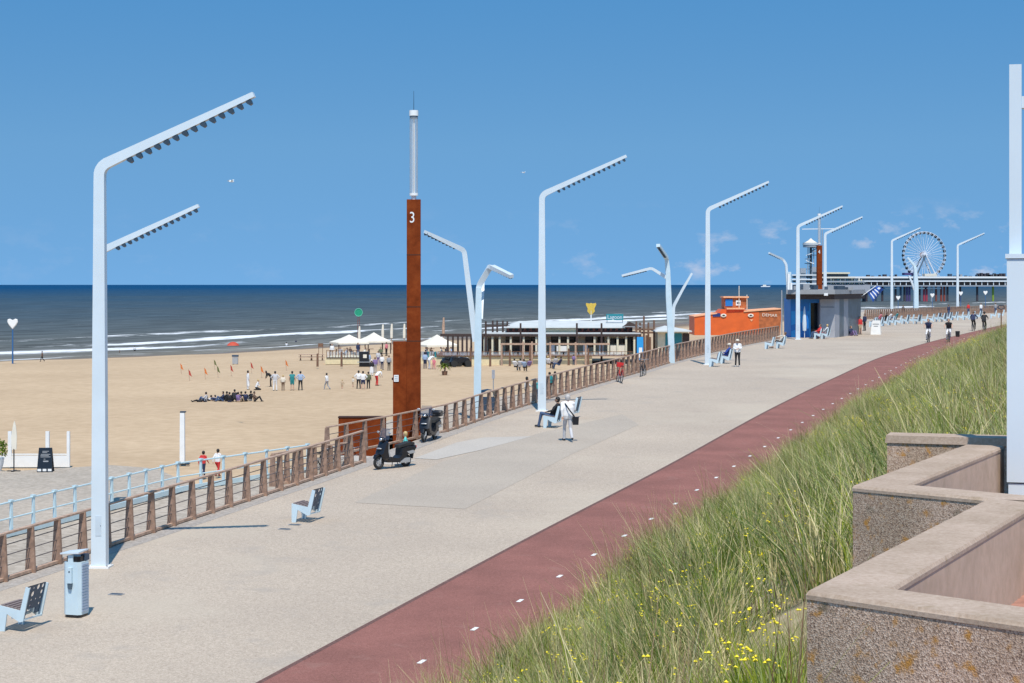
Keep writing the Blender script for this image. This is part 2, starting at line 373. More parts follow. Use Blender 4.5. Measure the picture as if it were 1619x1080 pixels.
# grey repair bands on the promenade, measured from the photo
def ground_patch(name, pxs, m, dz):
    pts = [G(a, b) for a, b in pxs]; n = len(pts); c = sum(pts, Vector())/n
    # fan with subdivisions so that it follows the slope
    vs = []; fs = []
    K = 8
    for i in range(n):
        for k in range(K+1):
            q = c.lerp(pts[i], k/K); vs.append((q.x, q.y, zprom(q.y)+dz))
    for i in range(n):
        j = (i+1) % n
        for k in range(K): fs.append((i*(K+1)+k, i*(K+1)+k+1, j*(K+1)+k+1, j*(K+1)+k))
    return struct(MB().add(vs, fs).build(name, m, smooth=False))
ground_patch('paving_patch', [(560,795),(735,805),(905,718),(1010,672),(985,655),(860,683),(700,730)], 'promgrey', .006)
ground_patch('paving_patch', [(655,725),(722,700),(765,692),(842,690),(760,712),(690,727)], 'promlight', .011)
# white studs along the middle of the bike path
mk = MB(); y = 27.0
while y < 232:
    t, r = pdir(Xdot, y); c = Vector((Xdot(y), y, 0)); q = []
    for a, b in ((-.17, 0), (0, -.075), (.17, 0), (0, .075)):
        pt = c+t*a*1.0+r*b*1.0
        q.append(pt)
    q = [c+t*a+r*b for a, b in ((-.16,-.05),(-.16,.05),(.16,.05),(.16,-.05))]
    mk.add([(p.x, p.y, zprom(p.y)+.009) for p in q], [(0, 1, 2, 3)]); y += t.y*3.07
struct(mk.build('path_markings', 'marking', smooth=False))

# --- beach: sand sheet from the sea wall down into the water
ys = np.concatenate([np.arange(-60, 100, 6.), np.arange(100, 420, 4.), np.arange(420, 1500, 20.)]); na = 46
vs = []; fs = []
for y in ys:
    xr = float(np.interp(y, _ry, _rx))+1.0 if y < 890 else _rx[-1]+(y-890)*1.1
    xs_ = float(np.interp(y, SY, SX))-60
    if xs_ > xr-40: xs_ = xr-40
    for i in range(na+1):
        f = i/na; X = xr+(xs_-xr)*f; z = float(zbeach(X, y))
        z += (.10*math.sin(X*.21+y*.05)*math.sin(y*.11)+.05*math.sin(X*.9+y*.6))*min(1, max(0, 3-abs(f-.4)*5))*.6 if f > .08 else 0
        vs.append((X, y, z))
for j in range(len(ys)-1):
    for i in range(na): a = j*(na+1)+i; fs.append((a, a+na+1, a+na+2, a+1))
# rows north of the beach stay simple
sand = struct(MB().add(vs, fs).build('beach_sand', 'sand_tx'))
# wet strip colour through the sand material: darker near the water level
m = M['sand_tx']; n = m.node_tree.nodes; l = m.node_tree.links; b = n['Principled BSDF']
src = b.inputs['Base Color'].links[0].from_socket
g = n.new('ShaderNodeNewGeometry'); sp = n.new('ShaderNodeSeparateXYZ'); l.new(g.outputs['Position'], sp.inputs[0])
mr = n.new('ShaderNodeMapRange'); mr.inputs[1].default_value = -10.98; mr.inputs[2].default_value = -11.18; l.new(sp.outputs[2], mr.inputs[0])
mu = n.new('ShaderNodeMixRGB'); mu.inputs[2].default_value = (.20, .155, .115, 1); l.new(mr.outputs[0], mu.inputs[0]); l.new(src, mu.inputs[1]); l.new(mu.outputs[0], b.inputs['Base Color'])
mq = n.new('ShaderNodeMapRange'); mq.inputs[1].default_value = -11.2; mq.inputs[2].default_value = -11.4; mq.inputs[3].default_value = .95; mq.inputs[4].default_value = .45
l.new(sp.outputs[2], mq.inputs[0]); l.new(mq.outputs[0], b.inputs['Roughness'])

# --- base ground sheet under everything landward
gb = MB()
ys = [-60, 0, 30, 60, 90, 120, 160, 200, 260, 320, 420, 700, 880]; vs = []; fs = []
for y in ys: vs += [(Xrail(min(y, 880))+1.2, y, zprom(y)-.25), (Xrail(min(y, 880))+900, y, zprom(y)-.25)]
for j in range(len(ys)-1): fs.append((2*j, 2*j+1, 2*j+3, 2*j+2))
struct(gb.add(vs, fs).build('ground', 'dune', smooth=False))

# --- sea wall under the promenade edge
sw = MB(); vs = []; fs = []
yy = np.arange(66, 330, 3.)
for y in yy:
    x = Xrail(y)-.36; vs += [(x, y, zprom(y)-.02), (x-.02, y, -9.4), (x+1.6, y, -9.4), (x+1.6, y, zprom(y)-.3)]
for j in range(len(yy)-1):
    for a in (0, 2): fs.append((4*j+a, 4*j+a+1, 4*j+a+5, 4*j+a+4))
tag(sw.add(vs, fs).build('sea_wall', 'concrete', smooth=False), 'concrete sea wall under the promenade edge behind the tan railing', 'wall')

# --- lower walkway with the pale railing
WR = [(-33, 18, -8.5), (-21, 36, -7.75), (-17.6, 44, -7.5), (-14.5, 52.7, -7.25), (-13.4, 55.8, -7.17), (-11.3, 62.4, -7.05), (-8.9, 65.8, -6.97), (-7.4, 67.9, -6.9)]
def wr(y):
    Y = [p[1] for p in WR]; return float(np.interp(y, Y, [p[0] for p in WR])), float(np.interp(y, Y, [p[2] for p in WR]))
vs = []; fs = []; yy = np.arange(18, 69.1, 1.5)
for y in yy:
    x, z = wr(y); xr = Xrail(y)-.34; zz = min(z, zprom(y)-.05)
    for i in range(5): vs.append((x-.25+(xr-x+.25)*i/4, y, zz+(zprom(y)-.05-zz)*(i/4)**4*.3))
    vs.append((xr, y, zprom(y)+.0))
for j in range(len(yy)-1):
    for i in range(5): a = j*6+i; fs.append((a, a+1, a+7, a+6))
struct(MB().add(vs, fs).build('lower_walkway', 'path_grey', smooth=False))
vs = []; fs = []
for y in yy:
    x, z = wr(y); vs += [(x-.27, y, min(z, zprom(y)-.05)+.05), (x-.30, y, -9.4)]
for j in range(len(yy)-1): fs.append((2*j, 2*j+1, 2*j+3, 2*j+2))
tag(MB().add(vs, fs).build('retaining_wall', 'concrete', smooth=False), 'concrete retaining wall under the pale blue railing beside the beach', 'wall')
# steps up from the walkway in the opening between the two tan railings
st = MB()
st.slab([(-7.3, 67.6), (-4.1, 66.6), (-3.6, 68.2), (-6.8, 69.6)], -8.9, -6.45)
st.slab([(-4.9, 65.2), (-3.9, 65.0), (-3.3, 67.4), (-4.2, 67.9)], -8.9, -6.38)
struct(st.build('landing', 'promlight', smooth=False))
# grey path on the sand level
vs = [(-70, 30), (-10, 30), (-8, 66), (-7, 69), (-4, 76), (-13, 78), (-17, 87.6), (-19.5, 89.2), (-23.5, 86.3), (-40, 85), (-70, 83)]
struct(MB().add([(a, b, -8.775) for a, b in vs], [tuple(range(len(vs)))]).build('lower_path', 'path_grey', smooth=False))
vs = []; fs = []; yy = np.arange(72, 210, 3.)
for y in yy: vs += [(Xrail(y)-5.2-.8*math.sin(y*.05), y, -8.74), (Xrail(y)-.3, y, -8.74)]
for j in range(len(yy)-1): fs.append((2*j, 2*j+1, 2*j+3, 2*j+2))
struct(MB().add(vs, fs).build('beach_path', 'path_grey', smooth=False))

vs = []; fs = []; yy = np.arange(77, 104.1, 1.5)
for y in yy:
    k_ = min(1, (104.5-y)/12); xo = Xrail(y)-.36-4.6*k_; z_ = zprom(y)-.28; vs += [(xo, y, -9.3), (xo, y, z_), (Xrail(y)-.34, y, z_)]
for j in range(len(yy)-1):
    for i in (0, 1): fs.append((3*j+i, 3*j+i+1, 3*j+i+4, 3*j+i+3))
struct(MB().add(vs, fs).build('rest_platform', 'path_grey', smooth=False))
# --- sea
def sea_mat():
    m, n, l, b = new_mat('sea_water')
    g = n.new('ShaderNodeNewGeometry'); uv = n.new('ShaderNodeUVMap'); uv.uv_map = 'shore'
    su = n.new('ShaderNodeSeparateXYZ'); l.new(uv.outputs[0], su.inputs[0])      # x = metres along, y = metres out
    # body colour: sandy grey near the beach, deep blue far out
    r = n.new('ShaderNodeValToRGB'); el = r.color_ramp.elements
    lg = n.new('ShaderNodeMath'); lg.operation = 'LOGARITHM'; lg.inputs[1].default_value = 10.0
    ad = n.new('ShaderNodeMath'); ad.operation = 'ADD'; ad.inputs[1].default_value = 1.0
    mxm = n.new('ShaderNodeMath'); mxm.operation = 'MAXIMUM'; mxm.inputs[1].default_value = 0
    l.new(su.outputs[1], mxm.inputs[0]); l.new(mxm.outputs[0], ad.inputs[0]); l.new(ad.outputs[0], lg.inputs[0])
    dv = n.new('ShaderNodeMath'); dv.operation = 'DIVIDE'; dv.inputs[1].default_value = 4.5; l.new(lg.outputs[0], dv.inputs[0])
    # streaks disturb the depth a little
    ns = n.new('ShaderNodeTexNoise'); ns.inputs['Scale'].default_value = .004; ns.inputs['Detail'].default_value = 5; l.new(g.outputs['Position'], ns.inputs[0])
    nm = n.new('ShaderNodeMath'); nm.operation = 'MULTIPLY_ADD'; nm.inputs[1].default_value = .16; nm.inputs[2].default_value = -.08; l.new(ns.outputs[0], nm.inputs[0])
    a2 = n.new('ShaderNodeMath'); a2.operation = 'ADD'; l.new(dv.outputs[0], a2.inputs[0]); l.new(nm.outputs[0], a2.inputs[1])
    el[0].position = 0.12; el[0].color = (.16, .15, .125, 1); el[1].position = .97; el[1].color = (.003, .052, .140, 1)
    for p_, c_ in ((.40, (.095, .108, .108)), (.52, (.062, .088, .106)), (.64, (.036, .074, .112)), (.71, (.020, .064, .122)), (.79, (.004, .052, .132))):
        q = el.new(p_); q.color = (*c_, 1)
    l.new(a2.outputs[0], r.inputs[0])
    # wave streaks parallel to the crests, in plan
    mp = n.new('ShaderNodeMapping'); mp.inputs['Scale'].default_value = (.035, .22, 1); l.new(uv.outputs[0], mp.inputs[0])
    wv = n.new('ShaderNodeTexNoise'); wv.inputs['Scale'].default_value = 1.0; wv.inputs['Detail'].default_value = 8; wv.inputs['Roughness'].default_value = .62; l.new(mp.outputs[0], wv.inputs[0])
    mr = n.new('ShaderNodeMapRange'); mr.inputs[1].default_value = .3; mr.inputs[2].default_value = .7; mr.inputs[3].default_value = .55; mr.inputs[4].default_value = 1.5; l.new(wv.outputs[0], mr.inputs[0])
    mul = n.new('ShaderNodeVectorMath'); mul.operation = 'SCALE'; l.new(r.outputs[0], mul.inputs[0]); l.new(mr.outputs[0], mul.inputs['Scale'])
    # whitecaps far out
    mp2 = n.new('ShaderNodeMapping'); mp2.inputs['Scale'].default_value = (.11, .05, 1); l.new(uv.outputs[0], mp2.inputs[0])
    wc = n.new('ShaderNodeTexNoise'); wc.inputs['Scale'].default_value = 1.0; wc.inputs['Detail'].default_value = 3; wc.inputs['Roughness'].default_value = .7; l.new(mp2.outputs[0], wc.inputs[0])
    wr_ = n.new('ShaderNodeMapRange'); wr_.inputs[1].default_value = .725; wr_.inputs[2].default_value = .80; wr_.inputs[3].default_value = 0; wr_.inputs[4].default_value = .7; l.new(wc.outputs[0], wr_.inputs[0])
    # breaker foam in bands parallel to the shore
    mp3 = n.new('ShaderNodeMapping'); mp3.inputs['Scale'].default_value = (.016, .03, 1); l.new(uv.outputs[0], mp3.inputs[0])
    wb = n.new('ShaderNodeTexNoise'); wb.inputs['Scale'].default_value = 1.0; wb.inputs['Detail'].default_value = 3; l.new(mp3.outputs[0], wb.inputs[0])
    mp4 = n.new('ShaderNodeMapping'); mp4.inputs['Scale'].default_value = (.10, .45, 1); l.new(uv.outputs[0], mp4.inputs[0])
    wf = n.new('ShaderNodeTexNoise'); wf.inputs['Scale'].default_value = 1.0; wf.inputs['Detail'].default_value = 7; wf.inputs['Roughness'].default_value = .65; l.new(mp4.outputs[0], wf.inputs[0])
    off = n.new('ShaderNodeMath'); off.operation = 'MULTIPLY_ADD'; off.inputs[1].default_value = 26; l.new(wb.outputs[0], off.inputs[0]); l.new(su.outputs[1], off.inputs[2])   # d + 26*noise
    tot = None
    for cen, wid, stren, along in ((13+4, 1.6, .9, 3.1), (13+21, 5.6, 1.15, 7.7), (13+39, 6.4, 1.15, 17.3), (13+66, 5.0, .70, 29.9)):
        d = n.new('ShaderNodeMath'); d.operation = 'SUBTRACT'; d.inputs[1].default_value = cen; l.new(off.outputs[0], d.inputs[0])
        a = n.new('ShaderNodeMath'); a.operation = 'ABSOLUTE'; l.new(d.outputs[0], a.inputs[0])
        k = n.new('ShaderNodeMapRange'); k.inputs[1].default_value = wid; k.inputs[2].default_value = 0; k.inputs[3].default_value = 0; k.inputs[4].default_value = stren; l.new(a.outputs[0], k.inputs[0])
        # breaks along the crest
        mpa = n.new('ShaderNodeMapping'); mpa.inputs['Scale'].default_value = (.011, .0, 1); mpa.inputs['Location'].default_value = (along, 0, along); l.new(uv.outputs[0], mpa.inputs[0])
        na_ = n.new('ShaderNodeTexNoise'); na_.inputs['Scale'].default_value = 1; na_.inputs['Detail'].default_value = 3; l.new(mpa.outputs[0], na_.inputs[0])
        nr = n.new('ShaderNodeMapRange'); nr.inputs[1].default_value = .36; nr.inputs[2].default_value = .52; l.new(na_.outputs[0], nr.inputs[0])
        kk = n.new('ShaderNodeMath'); kk.operation = 'MULTIPLY'; l.new(k.outputs[0], kk.inputs[0]); l.new(nr.outputs[0], kk.inputs[1])
        if tot is None: tot = kk
        else:
            s_ = n.new('ShaderNodeMath'); s_.operation = 'MAXIMUM'; l.new(tot.outputs[0], s_.inputs[0]); l.new(kk.outputs[0], s_.inputs[1]); tot = s_
    # foam where band + fine noise passes a threshold
    fsum = n.new('ShaderNodeMath'); fsum.operation = 'MULTIPLY_ADD'; l.new(wf.outputs[0], fsum.inputs[0]); fsum.inputs[1].default_value = 2.4; fq = n.new('ShaderNodeMath'); fq.operation = 'ADD'; fq.inputs[1].default_value = -.72; l.new(tot.outputs[0], fq.inputs[0]); l.new(fq.outputs[0], fsum.inputs[2])
    fr = n.new('ShaderNodeMapRange'); fr.inputs[1].default_value = .84; fr.inputs[2].default_value = 1.30; l.new(fsum.outputs[0], fr.inputs[0])
    lace = n.new('ShaderNodeMapRange'); lace.inputs[1].default_value = 75; lace.inputs[2].default_value = 0; lace.inputs[3].default_value = 0; lace.inputs[4].default_value = .30; l.new(su.outputs[1], lace.inputs[0])
    lr = n.new('ShaderNodeMapRange'); lr.inputs[1].default_value = .5; lr.inputs[2].default_value = .75; l.new(wf.outputs[0], lr.inputs[0])
    lm = n.new('ShaderNodeMath'); lm.operation = 'MULTIPLY'; l.new(lace.outputs[0], lm.inputs[0]); l.new(lr.outputs[0], lm.inputs[1])
    fm = n.new('ShaderNodeMath'); fm.operation = 'MAXIMUM'; l.new(fr.outputs[0], fm.inputs[0]); l.new(wr_.outputs[0], fm.inputs[1])
    fm2 = n.new('ShaderNodeMath'); fm2.operation = 'MAXIMUM'; l.new(fm.outputs[0], fm2.inputs[0]); l.new(lm.outputs[0], fm2.inputs[1])
    mix = n.new('ShaderNodeMixRGB'); mix.inputs[2].default_value = (.74, .76, .77, 1); l.new(fm2.outputs[0], mix.inputs[0]); l.new(mul.outputs[0], mix.inputs[1])

    bp = n.new('ShaderNodeBump'); bp.inputs['Strength'].default_value = .8; bp.inputs['Distance'].default_value = .6
    mp5 = n.new('ShaderNodeMapping'); mp5.inputs['Scale'].default_value = (.10, .42, 1); l.new(uv.outputs[0], mp5.inputs[0])
    w5 = n.new('ShaderNodeTexNoise'); w5.inputs['Scale'].default_value = 1; w5.inputs['Detail'].default_value = 6; l.new(mp5.outputs[0], w5.inputs[0])
    l.new(w5.outputs[0], bp.inputs['Height'])
    df = n.new('ShaderNodeBsdfDiffuse'); gl = n.new('ShaderNodeBsdfGlossy'); ms = n.new('ShaderNodeMixShader'); ms.inputs[0].default_value = .045; gl.inputs['Roughness'].default_value = .25
    l.new(mix.outputs[0], df.inputs[0]); l.new(bp.outputs[0], df.inputs['Normal']); l.new(bp.outputs[0], gl.inputs['Normal'])
    l.new(df.outputs[0], ms.inputs[1]); l.new(gl.outputs[0], ms.inputs[2]); l.new(ms.outputs[0], n['Material Output'].inputs[0]); n.remove(b)
    return m
M['sea'] = sea_mat()
# rows follow the shoreline; columns go out to the horizon
sp_ = [(-3000, 230-2540*.55), (-460, -200)]+list(zip(SX[1:], SY[1:]))+[(2600, 5500), (30000, 60000)]
sp_ = [(-30000, -16000), (-3000, -1600)]+[(float(a), float(b)) for a, b in zip(SX, SY)]+[(2600, 5600), (30000, 64000)]
pts = []
for (a, b), (c, d) in zip(sp_[:-1], sp_[1:]):
    L_ = math.hypot(c-a, d-b); k = max(1, min(120, int(L_/12)))
    for i in range(k): pts.append((a+(c-a)*i/k, b+(d-b)*i/k))
pts.append(sp_[-1]); pts = np.array(pts)
sx_ = pts.copy()
for _ in range(12): sx_[1:-1] = (sx_[:-2]+sx_[1:-1]*2+sx_[2:])/4 if True else sx_[1:-1]
# keep the near shore where it was measured
seg = np.hypot(*np.diff(pts, axis=0).T); along = np.concatenate([[0], np.cumsum(seg)]); along -= along[len(along)//3]
tg = np.gradient(sx_, axis=0); tg /= np.linalg.norm(tg, axis=1)[:, None]
for _ in range(40): tg[1:-1] = (tg[:-2]+tg[1:-1]*2+tg[2:])/4
outn = np.array([-.88, .475])          # one common seaward direction keeps the columns from crossing
ds = [-14, -6, 0]+list(np.arange(4, 100, 4.))+[110, 125, 150, 190, 250, 340, 480, 700, 1000, 1500, 2300, 3600, 5600, 9000, 15000, 25000, 42000, 64000]
vs = []; uvs = []; fs = []
for i, p in enumerate(sx_):
    for j, d in enumerate(ds):
        q = p+outn*d*1.06; z = -11.5
        if 0 < d < 100: z += .10+.30*math.exp(-((d-22+2.5*math.sin(along[i]*.03))/2.6)**2)+.42*math.exp(-((d-40+4*math.sin(along[i]*.021+1))/3.0)**2)+.3*math.exp(-((d-66+5*math.sin(along[i]*.017+2))/3.5)**2)
        vs.append((q[0], q[1], z)); uvs.append((along[i], d))
nd = len(ds)
for i in range(len(sx_)-1):
    for j in range(nd-1): a = i*nd+j; fs.append((a, a+1, a+nd+1, a+nd))
mb = MB().add(vs, fs); sea = struct(mb.build('sea', 'sea'))
uvl = sea.data.uv_layers.new(name='shore'); uva = np.array(uvs)
li = np.zeros(len(sea.data.loops), dtype=np.int32); sea.data.loops.foreach_get('vertex_index', li)
uvl.data.foreach_set('uv', uva[li].ravel())

# --- dune slope with grass
def dune_z(fy, s):      # fy: distance along, s: metres in from the foot
    slope = float(np.interp(fy, [20, 50, 100, 150, 230], [.61, .54, .45, .34, .25]))
    cap = float(np.interp(fy, [30, 60, 100, 160, 240, 320], [-1.95, -2.0, -2.1, -2.5, -3.0, -3.4]))-zprom(fy)
    r = slope*max(s, 0)
    k = .35; r = -math.log(math.exp(-r/k)+math.exp(-cap/k))*k+0.0 if r < 60 else cap
    return zprom(fy)+max(r, 0)+.0
def dune_pt(fy, s):
    t, r = pdir(Xdot, fy); f = Vector((Xdot(fy), fy, 0))+r*(float(np.interp(fy, [20, 40, 70, 110, 150], [2.1, 1.85, 1.45, 1.55, 1.9]))+.18*math.sin(fy*.8)+.12*math.sin(fy*2.3))
    q = f+r*s; n_ = .16*math.sin(q.x*1.1+q.y*.7)*math.sin(q.y*.9-q.x*.4)+.10*math.sin(q.x*2.7+1)*math.sin(q.y*2.1)
    return Vector((q.x, q.y, dune_z(fy, s)+n_*min(1, max(0, s-.3)/2)+.012))
fys = list(np.arange(-12, 120, 1.))+list(np.arange(120, 331, 3.)); ss = [0, .25, .5, 1]+list(np.arange(1.6, 13, .7))+[14, 16, 19, 23, 28, 36, 50, 80]
vs = [tuple(dune_pt(a, b)) for a in fys for b in ss]; fs = []; k = len(ss)
for j in range(len(fys)-1):
    for i in range(k-1): fs.append((j*k+i, j*k+i+1, j*k+k+i+1, j*k+k+i))
struct(MB().add(vs, fs).build('dune_slope', 'dune'))
def XA(y): return 1.06+(y-6.6)*.245
def blade_mesh(name, nb, hmin, hmax, spread, lean, width, cols, flowers=0):
    vs = []; fs = []; ms = []
    for i in range(nb):
        a = random.uniform(0, 6.283); rr = spread*math.sqrt(random.random()); bx, by = rr*math.cos(a), rr*math.sin(a)
        h = random.uniform(hmin, hmax); la = a+random.uniform(-.9, .9); ln = h*random.uniform(.1, lean); wa = random.uniform(0, 3.14); wx, wy = math.cos(wa)*width, math.sin(wa)*width
        o = len(vs); c = random.choice(cols)
        for t in (0, .4, .75, 1):
            d = ln*t*t; z = h*(t-.22*t*t*lean*1.2); k = 1-t*.85; lx, ly = bx+math.cos(la)*d, by+math.sin(la)*d
            vs += [(lx-wx*k, ly-wy*k, z), (lx+wx*k, ly+wy*k, z)]
        for q in range(3): fs.append((o+2*q, o+2*q+1, o+2*q+3, o+2*q+2)); ms.append(c)
        if flowers and i % flowers == 0:
            tip = vs[-1]
            for q in range(3):
                fr = random.uniform(.007, .0135); c_ = (tip[0]+random.uniform(-.03, .03), tip[1]+random.uniform(-.03, .03), tip[2]+random.uniform(-.03, .02)); o = len(vs)
                vs += [(c_[0]-fr, c_[1]-fr*.5, c_[2]), (c_[0], c_[1]-fr, c_[2]), (c_[0]+fr, c_[1]-fr*.3, c_[2]), (c_[0]+fr*.4, c_[1]+fr, c_[2]), (c_[0]-fr*.6, c_[1]+fr*.8, c_[2]), (c_[0], c_[1], c_[2]+fr*.8), (c_[0], c_[1], c_[2]-fr*.7)]
                for k in range(5): fs.append((o+k, o+(k+1) % 5, o+5)); fs.append((o+(k+1) % 5, o+k, o+6)); ms += [len(GM)-1]*2
    me = bpy.data.meshes.new(name); me.from_pydata(vs, [], fs)
    for m_ in GM: me.materials.append(m_)
    me.polygons.foreach_set('material_index', ms); me.update()
    return bpy.data.objects.new(name, me)
def grass_mat(name, c1, c2):
    m, n, l, b = new_mat(name); b.inputs['Roughness'].default_value = .6
    b.inputs['Specular IOR Level'].default_value = .25
    g = n.new('ShaderNodeNewGeometry'); t = n.new('ShaderNodeTexNoise'); t.inputs['Scale'].default_value = .55; t.inputs['Detail'].default_value = 4; l.new(g.outputs['Position'], t.inputs[0])
    oi = n.new('ShaderNodeObjectInfo'); ad = n.new('ShaderNodeMath'); ad.operation = 'MULTIPLY_ADD'; ad.inputs[1].default_value = .35; ad.inputs[2].default_value = -.17
    l.new(oi.outputs['Random'], ad.inputs[0]); a2 = n.new('ShaderNodeMath'); a2.operation = 'ADD'; l.new(ad.outputs[0], a2.inputs[0]); l.new(t.outputs[0], a2.inputs[1])
    r = n.new('ShaderNodeValToRGB'); r.color_ramp.elements[0].position = .3; r.color_ramp.elements[0].color = (*c1, 1); r.color_ramp.elements[1].position = .7; r.color_ramp.elements[1].color = (*c2, 1)
    l.new(a2.outputs[0], r.inputs[0]); l.new(r.outputs[0], b.inputs['Base Color'])
    tr = n.new('ShaderNodeBsdfTranslucent'); l.new(r.outputs[0], tr.inputs[0]); ms = n.new('ShaderNodeMixShader'); ms.inputs[0].default_value = .25
    o = n['Material Output']; l.new(b.outputs[0], ms.inputs[1]); l.new(tr.outputs[0], ms.inputs[2]); l.new(ms.outputs[0], o.inputs[0]); return m
GM = [grass_mat('grass_green', (.045, .10, .005), (.36, .42, .04)), grass_mat('grass_blue_green', (.11, .18, .045), (.45, .50, .18)),
      grass_mat('grass_straw', (.50, .43, .20), (.78, .69, .40)), grass_mat('grass_brown', (.22, .13, .075), (.32, .22, .13)),
      mat('petal_yellow', (.88, .72, .02), .6, .1)]
tcol = bpy.data.collections.new('grass_sources'); fcol = bpy.data.collections.new('flower_sources')
src_sets = []
for i in range(3): tcol.objects.link(blade_mesh('a_tuft%d' % i, 60, .26, .66, .17, .62, .0050, [0, 0, 1, 1, 2, 2]))
for i in range(2): tcol.objects.link(blade_mesh('b_tuft%d' % i, 60, .30, .86, .18, .75, .0045, [1, 1, 2, 2, 0]))
for i in range(2): tcol.objects.link(blade_mesh('c_tuft%d' % i, 46, .12, .34, .26, .9, .0055, [2, 2, 2, 3, 0]))
for i in range(1): tcol.objects.link(blade_mesh('d_tuft%d' % i, 24, .55, 1.15, .16, .45, .0032, [3, 3, 2, 0]))
for i in range(2): tcol.objects.link(blade_mesh('e_tuft%d' % i, 90, .14, .36, .26, .6, .0065, [0, 0, 0, 1]))
for i in range(3): fcol.objects.link(blade_mesh('f_flower%d' % i, 26, .30, .70, .20, .5, .0035, [0, 0, 1], flowers=2 if i < 2 else 4))
def hn(x, y, s, o): return math.sin(x*s+o)*math.sin(y*s*1.13+o*2.1)+.6*math.sin(x*s*2.3+o*1.7)*math.sin(y*s*1.9-o)
def scatter_grass():
    pts = []; fl = []
    def emit(fy, s, dens_flag):
        p = dune_pt(fy, s)
        if p.y < 2.0 or p.x < -14: return
        if p.y < 14.1 and p.x > XA(p.y)-.12: return
        if p.y < 13.55+.2 and p.x > XA(p.y)-.12: return
        if abs(p.x) > p.y*.33+1.5: return
        bare = hn(p.x, p.y, .5, 1.3)
        # bare sandy hollow beside the middle wall
        hollow = min(1, 2.2*math.exp(-((p.x-2.35)/.55)**2-((p.y-14.6)/1.5)**2))
        if random.random() < hollow*1.05: return
        if p.y > 13:
            if bare > .70 and random.random() < .75: return
            if hn(p.x, p.y, 1.3, 6.1) > .75 and random.random() < .7: return
        q = hn(p.x, p.y, .33, 4.2)+random.uniform(-.7, .7); u = random.random()
        if s < .5: idx = random.choice([5, 6, 5, 0, 7]) if u < .7 else random.choice([0, 3])
        elif q > .55: idx = random.choice([8, 9, 0, 1])
        elif q > -.2: idx = random.choice([0, 1, 2, 3, 4])
        elif q > -.8: idx = random.choice([3, 4, 5, 6])
        else: idx = random.choice([5, 6, 3, 4])
        if math.hypot(p.x-1.35, (p.y-9.6)/2.4) < .75: idx = random.choice([8, 9])
        if random.random() < (.08 if s > 1.2 else .15): idx = 7
        sc = random.uniform(.7, 1.25)*(min(1, .62+s*.38))*(1+.6*max(-.65, min(1, hn(p.x, p.y, .62, 2.7))))*float(np.interp(fy, [60, 125], [1, .62]))
        pts.append((p.x, p.y, p.z-.03, random.uniform(0, 6.28), sc, idx, random.uniform(-.15, .25)))
        f_ = hn(p.x, p.y, .75, 9.1)+(.45 if (8 < p.y < 24 and -1.8 < p.x < 2.8 and hn(p.x, p.y, 1.1, .4) > .05) else 0)
        if random.random() < ((.30 if f_ > .75 else (.07 if f_ > .2 else .015))*(1.2 if fy < 34 else .6)) and s > .6:
            fl.append((p.x, p.y, p.z-.02, random.uniform(0, 6.28), random.uniform(.8, 1.15), random.choice([0, 1, 2]), 0))
    zones = [(-6, 30, 13, 16.0), (30, 62, 12, 11.0), (62, 110, 12, 8.0), (110, 240, 11, 4.5)]
    for y0, y1, sm, d in zones:
        for _ in range(int((y1-y0)*sm*d)): emit(random.uniform(y0, y1), sm*random.random(), d)
    for _ in range(2600): emit(random.uniform(-3, 14), random.uniform(6.5, 12), 1)
    for _ in range(int(230*26)):            # the edge along the path
        fy = random.uniform(8, 230); emit(fy, abs(random.gauss(0, .35)), 1)
    for _ in range(4000): emit(random.uniform(8, 50), random.uniform(10, 22), 1)
    return pts, fl
def gn_scatter(name, pts, coll):
    me = bpy.data.meshes.new(name); me.from_pydata([p[:3] for p in pts], [], [])
    for an, ty, k in (('rotz', 'FLOAT', 3), ('scl', 'FLOAT', 4), ('idx', 'INT', 5), ('tilt', 'FLOAT', 6)):
        a = me.attributes.new(an, ty, 'POINT'); a.data.foreach_set('value', [p[k] for p in pts])
    o = bpy.data.objects.new(name, me); COL.objects.link(o)
    ng = bpy.data.node_groups.new(name, 'GeometryNodeTree')
    ng.interface.new_socket('Geometry', in_out='INPUT', socket_type='NodeSocketGeometry'); ng.interface.new_socket('Geometry', in_out='OUTPUT', socket_type='NodeSocketGeometry')
    n = ng.nodes; l = ng.links; gi = n.new('NodeGroupInput'); go = n.new('NodeGroupOutput'); ip = n.new('GeometryNodeInstanceOnPoints')
    ci = n.new('GeometryNodeCollectionInfo'); ci.inputs[0].default_value = coll; ci.inputs['Separate Children'].default_value = True; ci.inputs['Reset Children'].default_value = True
    def at(nm, ty):
        q = n.new('GeometryNodeInputNamedAttribute'); q.data_type = ty; q.inputs[0].default_value = nm; return q.outputs[0]
    cx = n.new('ShaderNodeCombineXYZ'); l.new(at('tilt', 'FLOAT'), cx.inputs[0]); l.new(at('rotz', 'FLOAT'), cx.inputs[2])
    l.new(gi.outputs[0], ip.inputs['Points']); l.new(ci.outputs[0], ip.inputs['Instance']); ip.inputs['Pick Instance'].default_value = True
    l.new(at('idx', 'INT'), ip.inputs['Instance Index']); l.new(cx.outputs[0], ip.inputs['Rotation']); l.new(at('scl', 'FLOAT'), ip.inputs['Scale'])
    l.new(ip.outputs[0], go.inputs[0])
    md = o.modifiers.new('scatter', 'NODES'); md.node_group = ng; return struct(o, 'stuff')

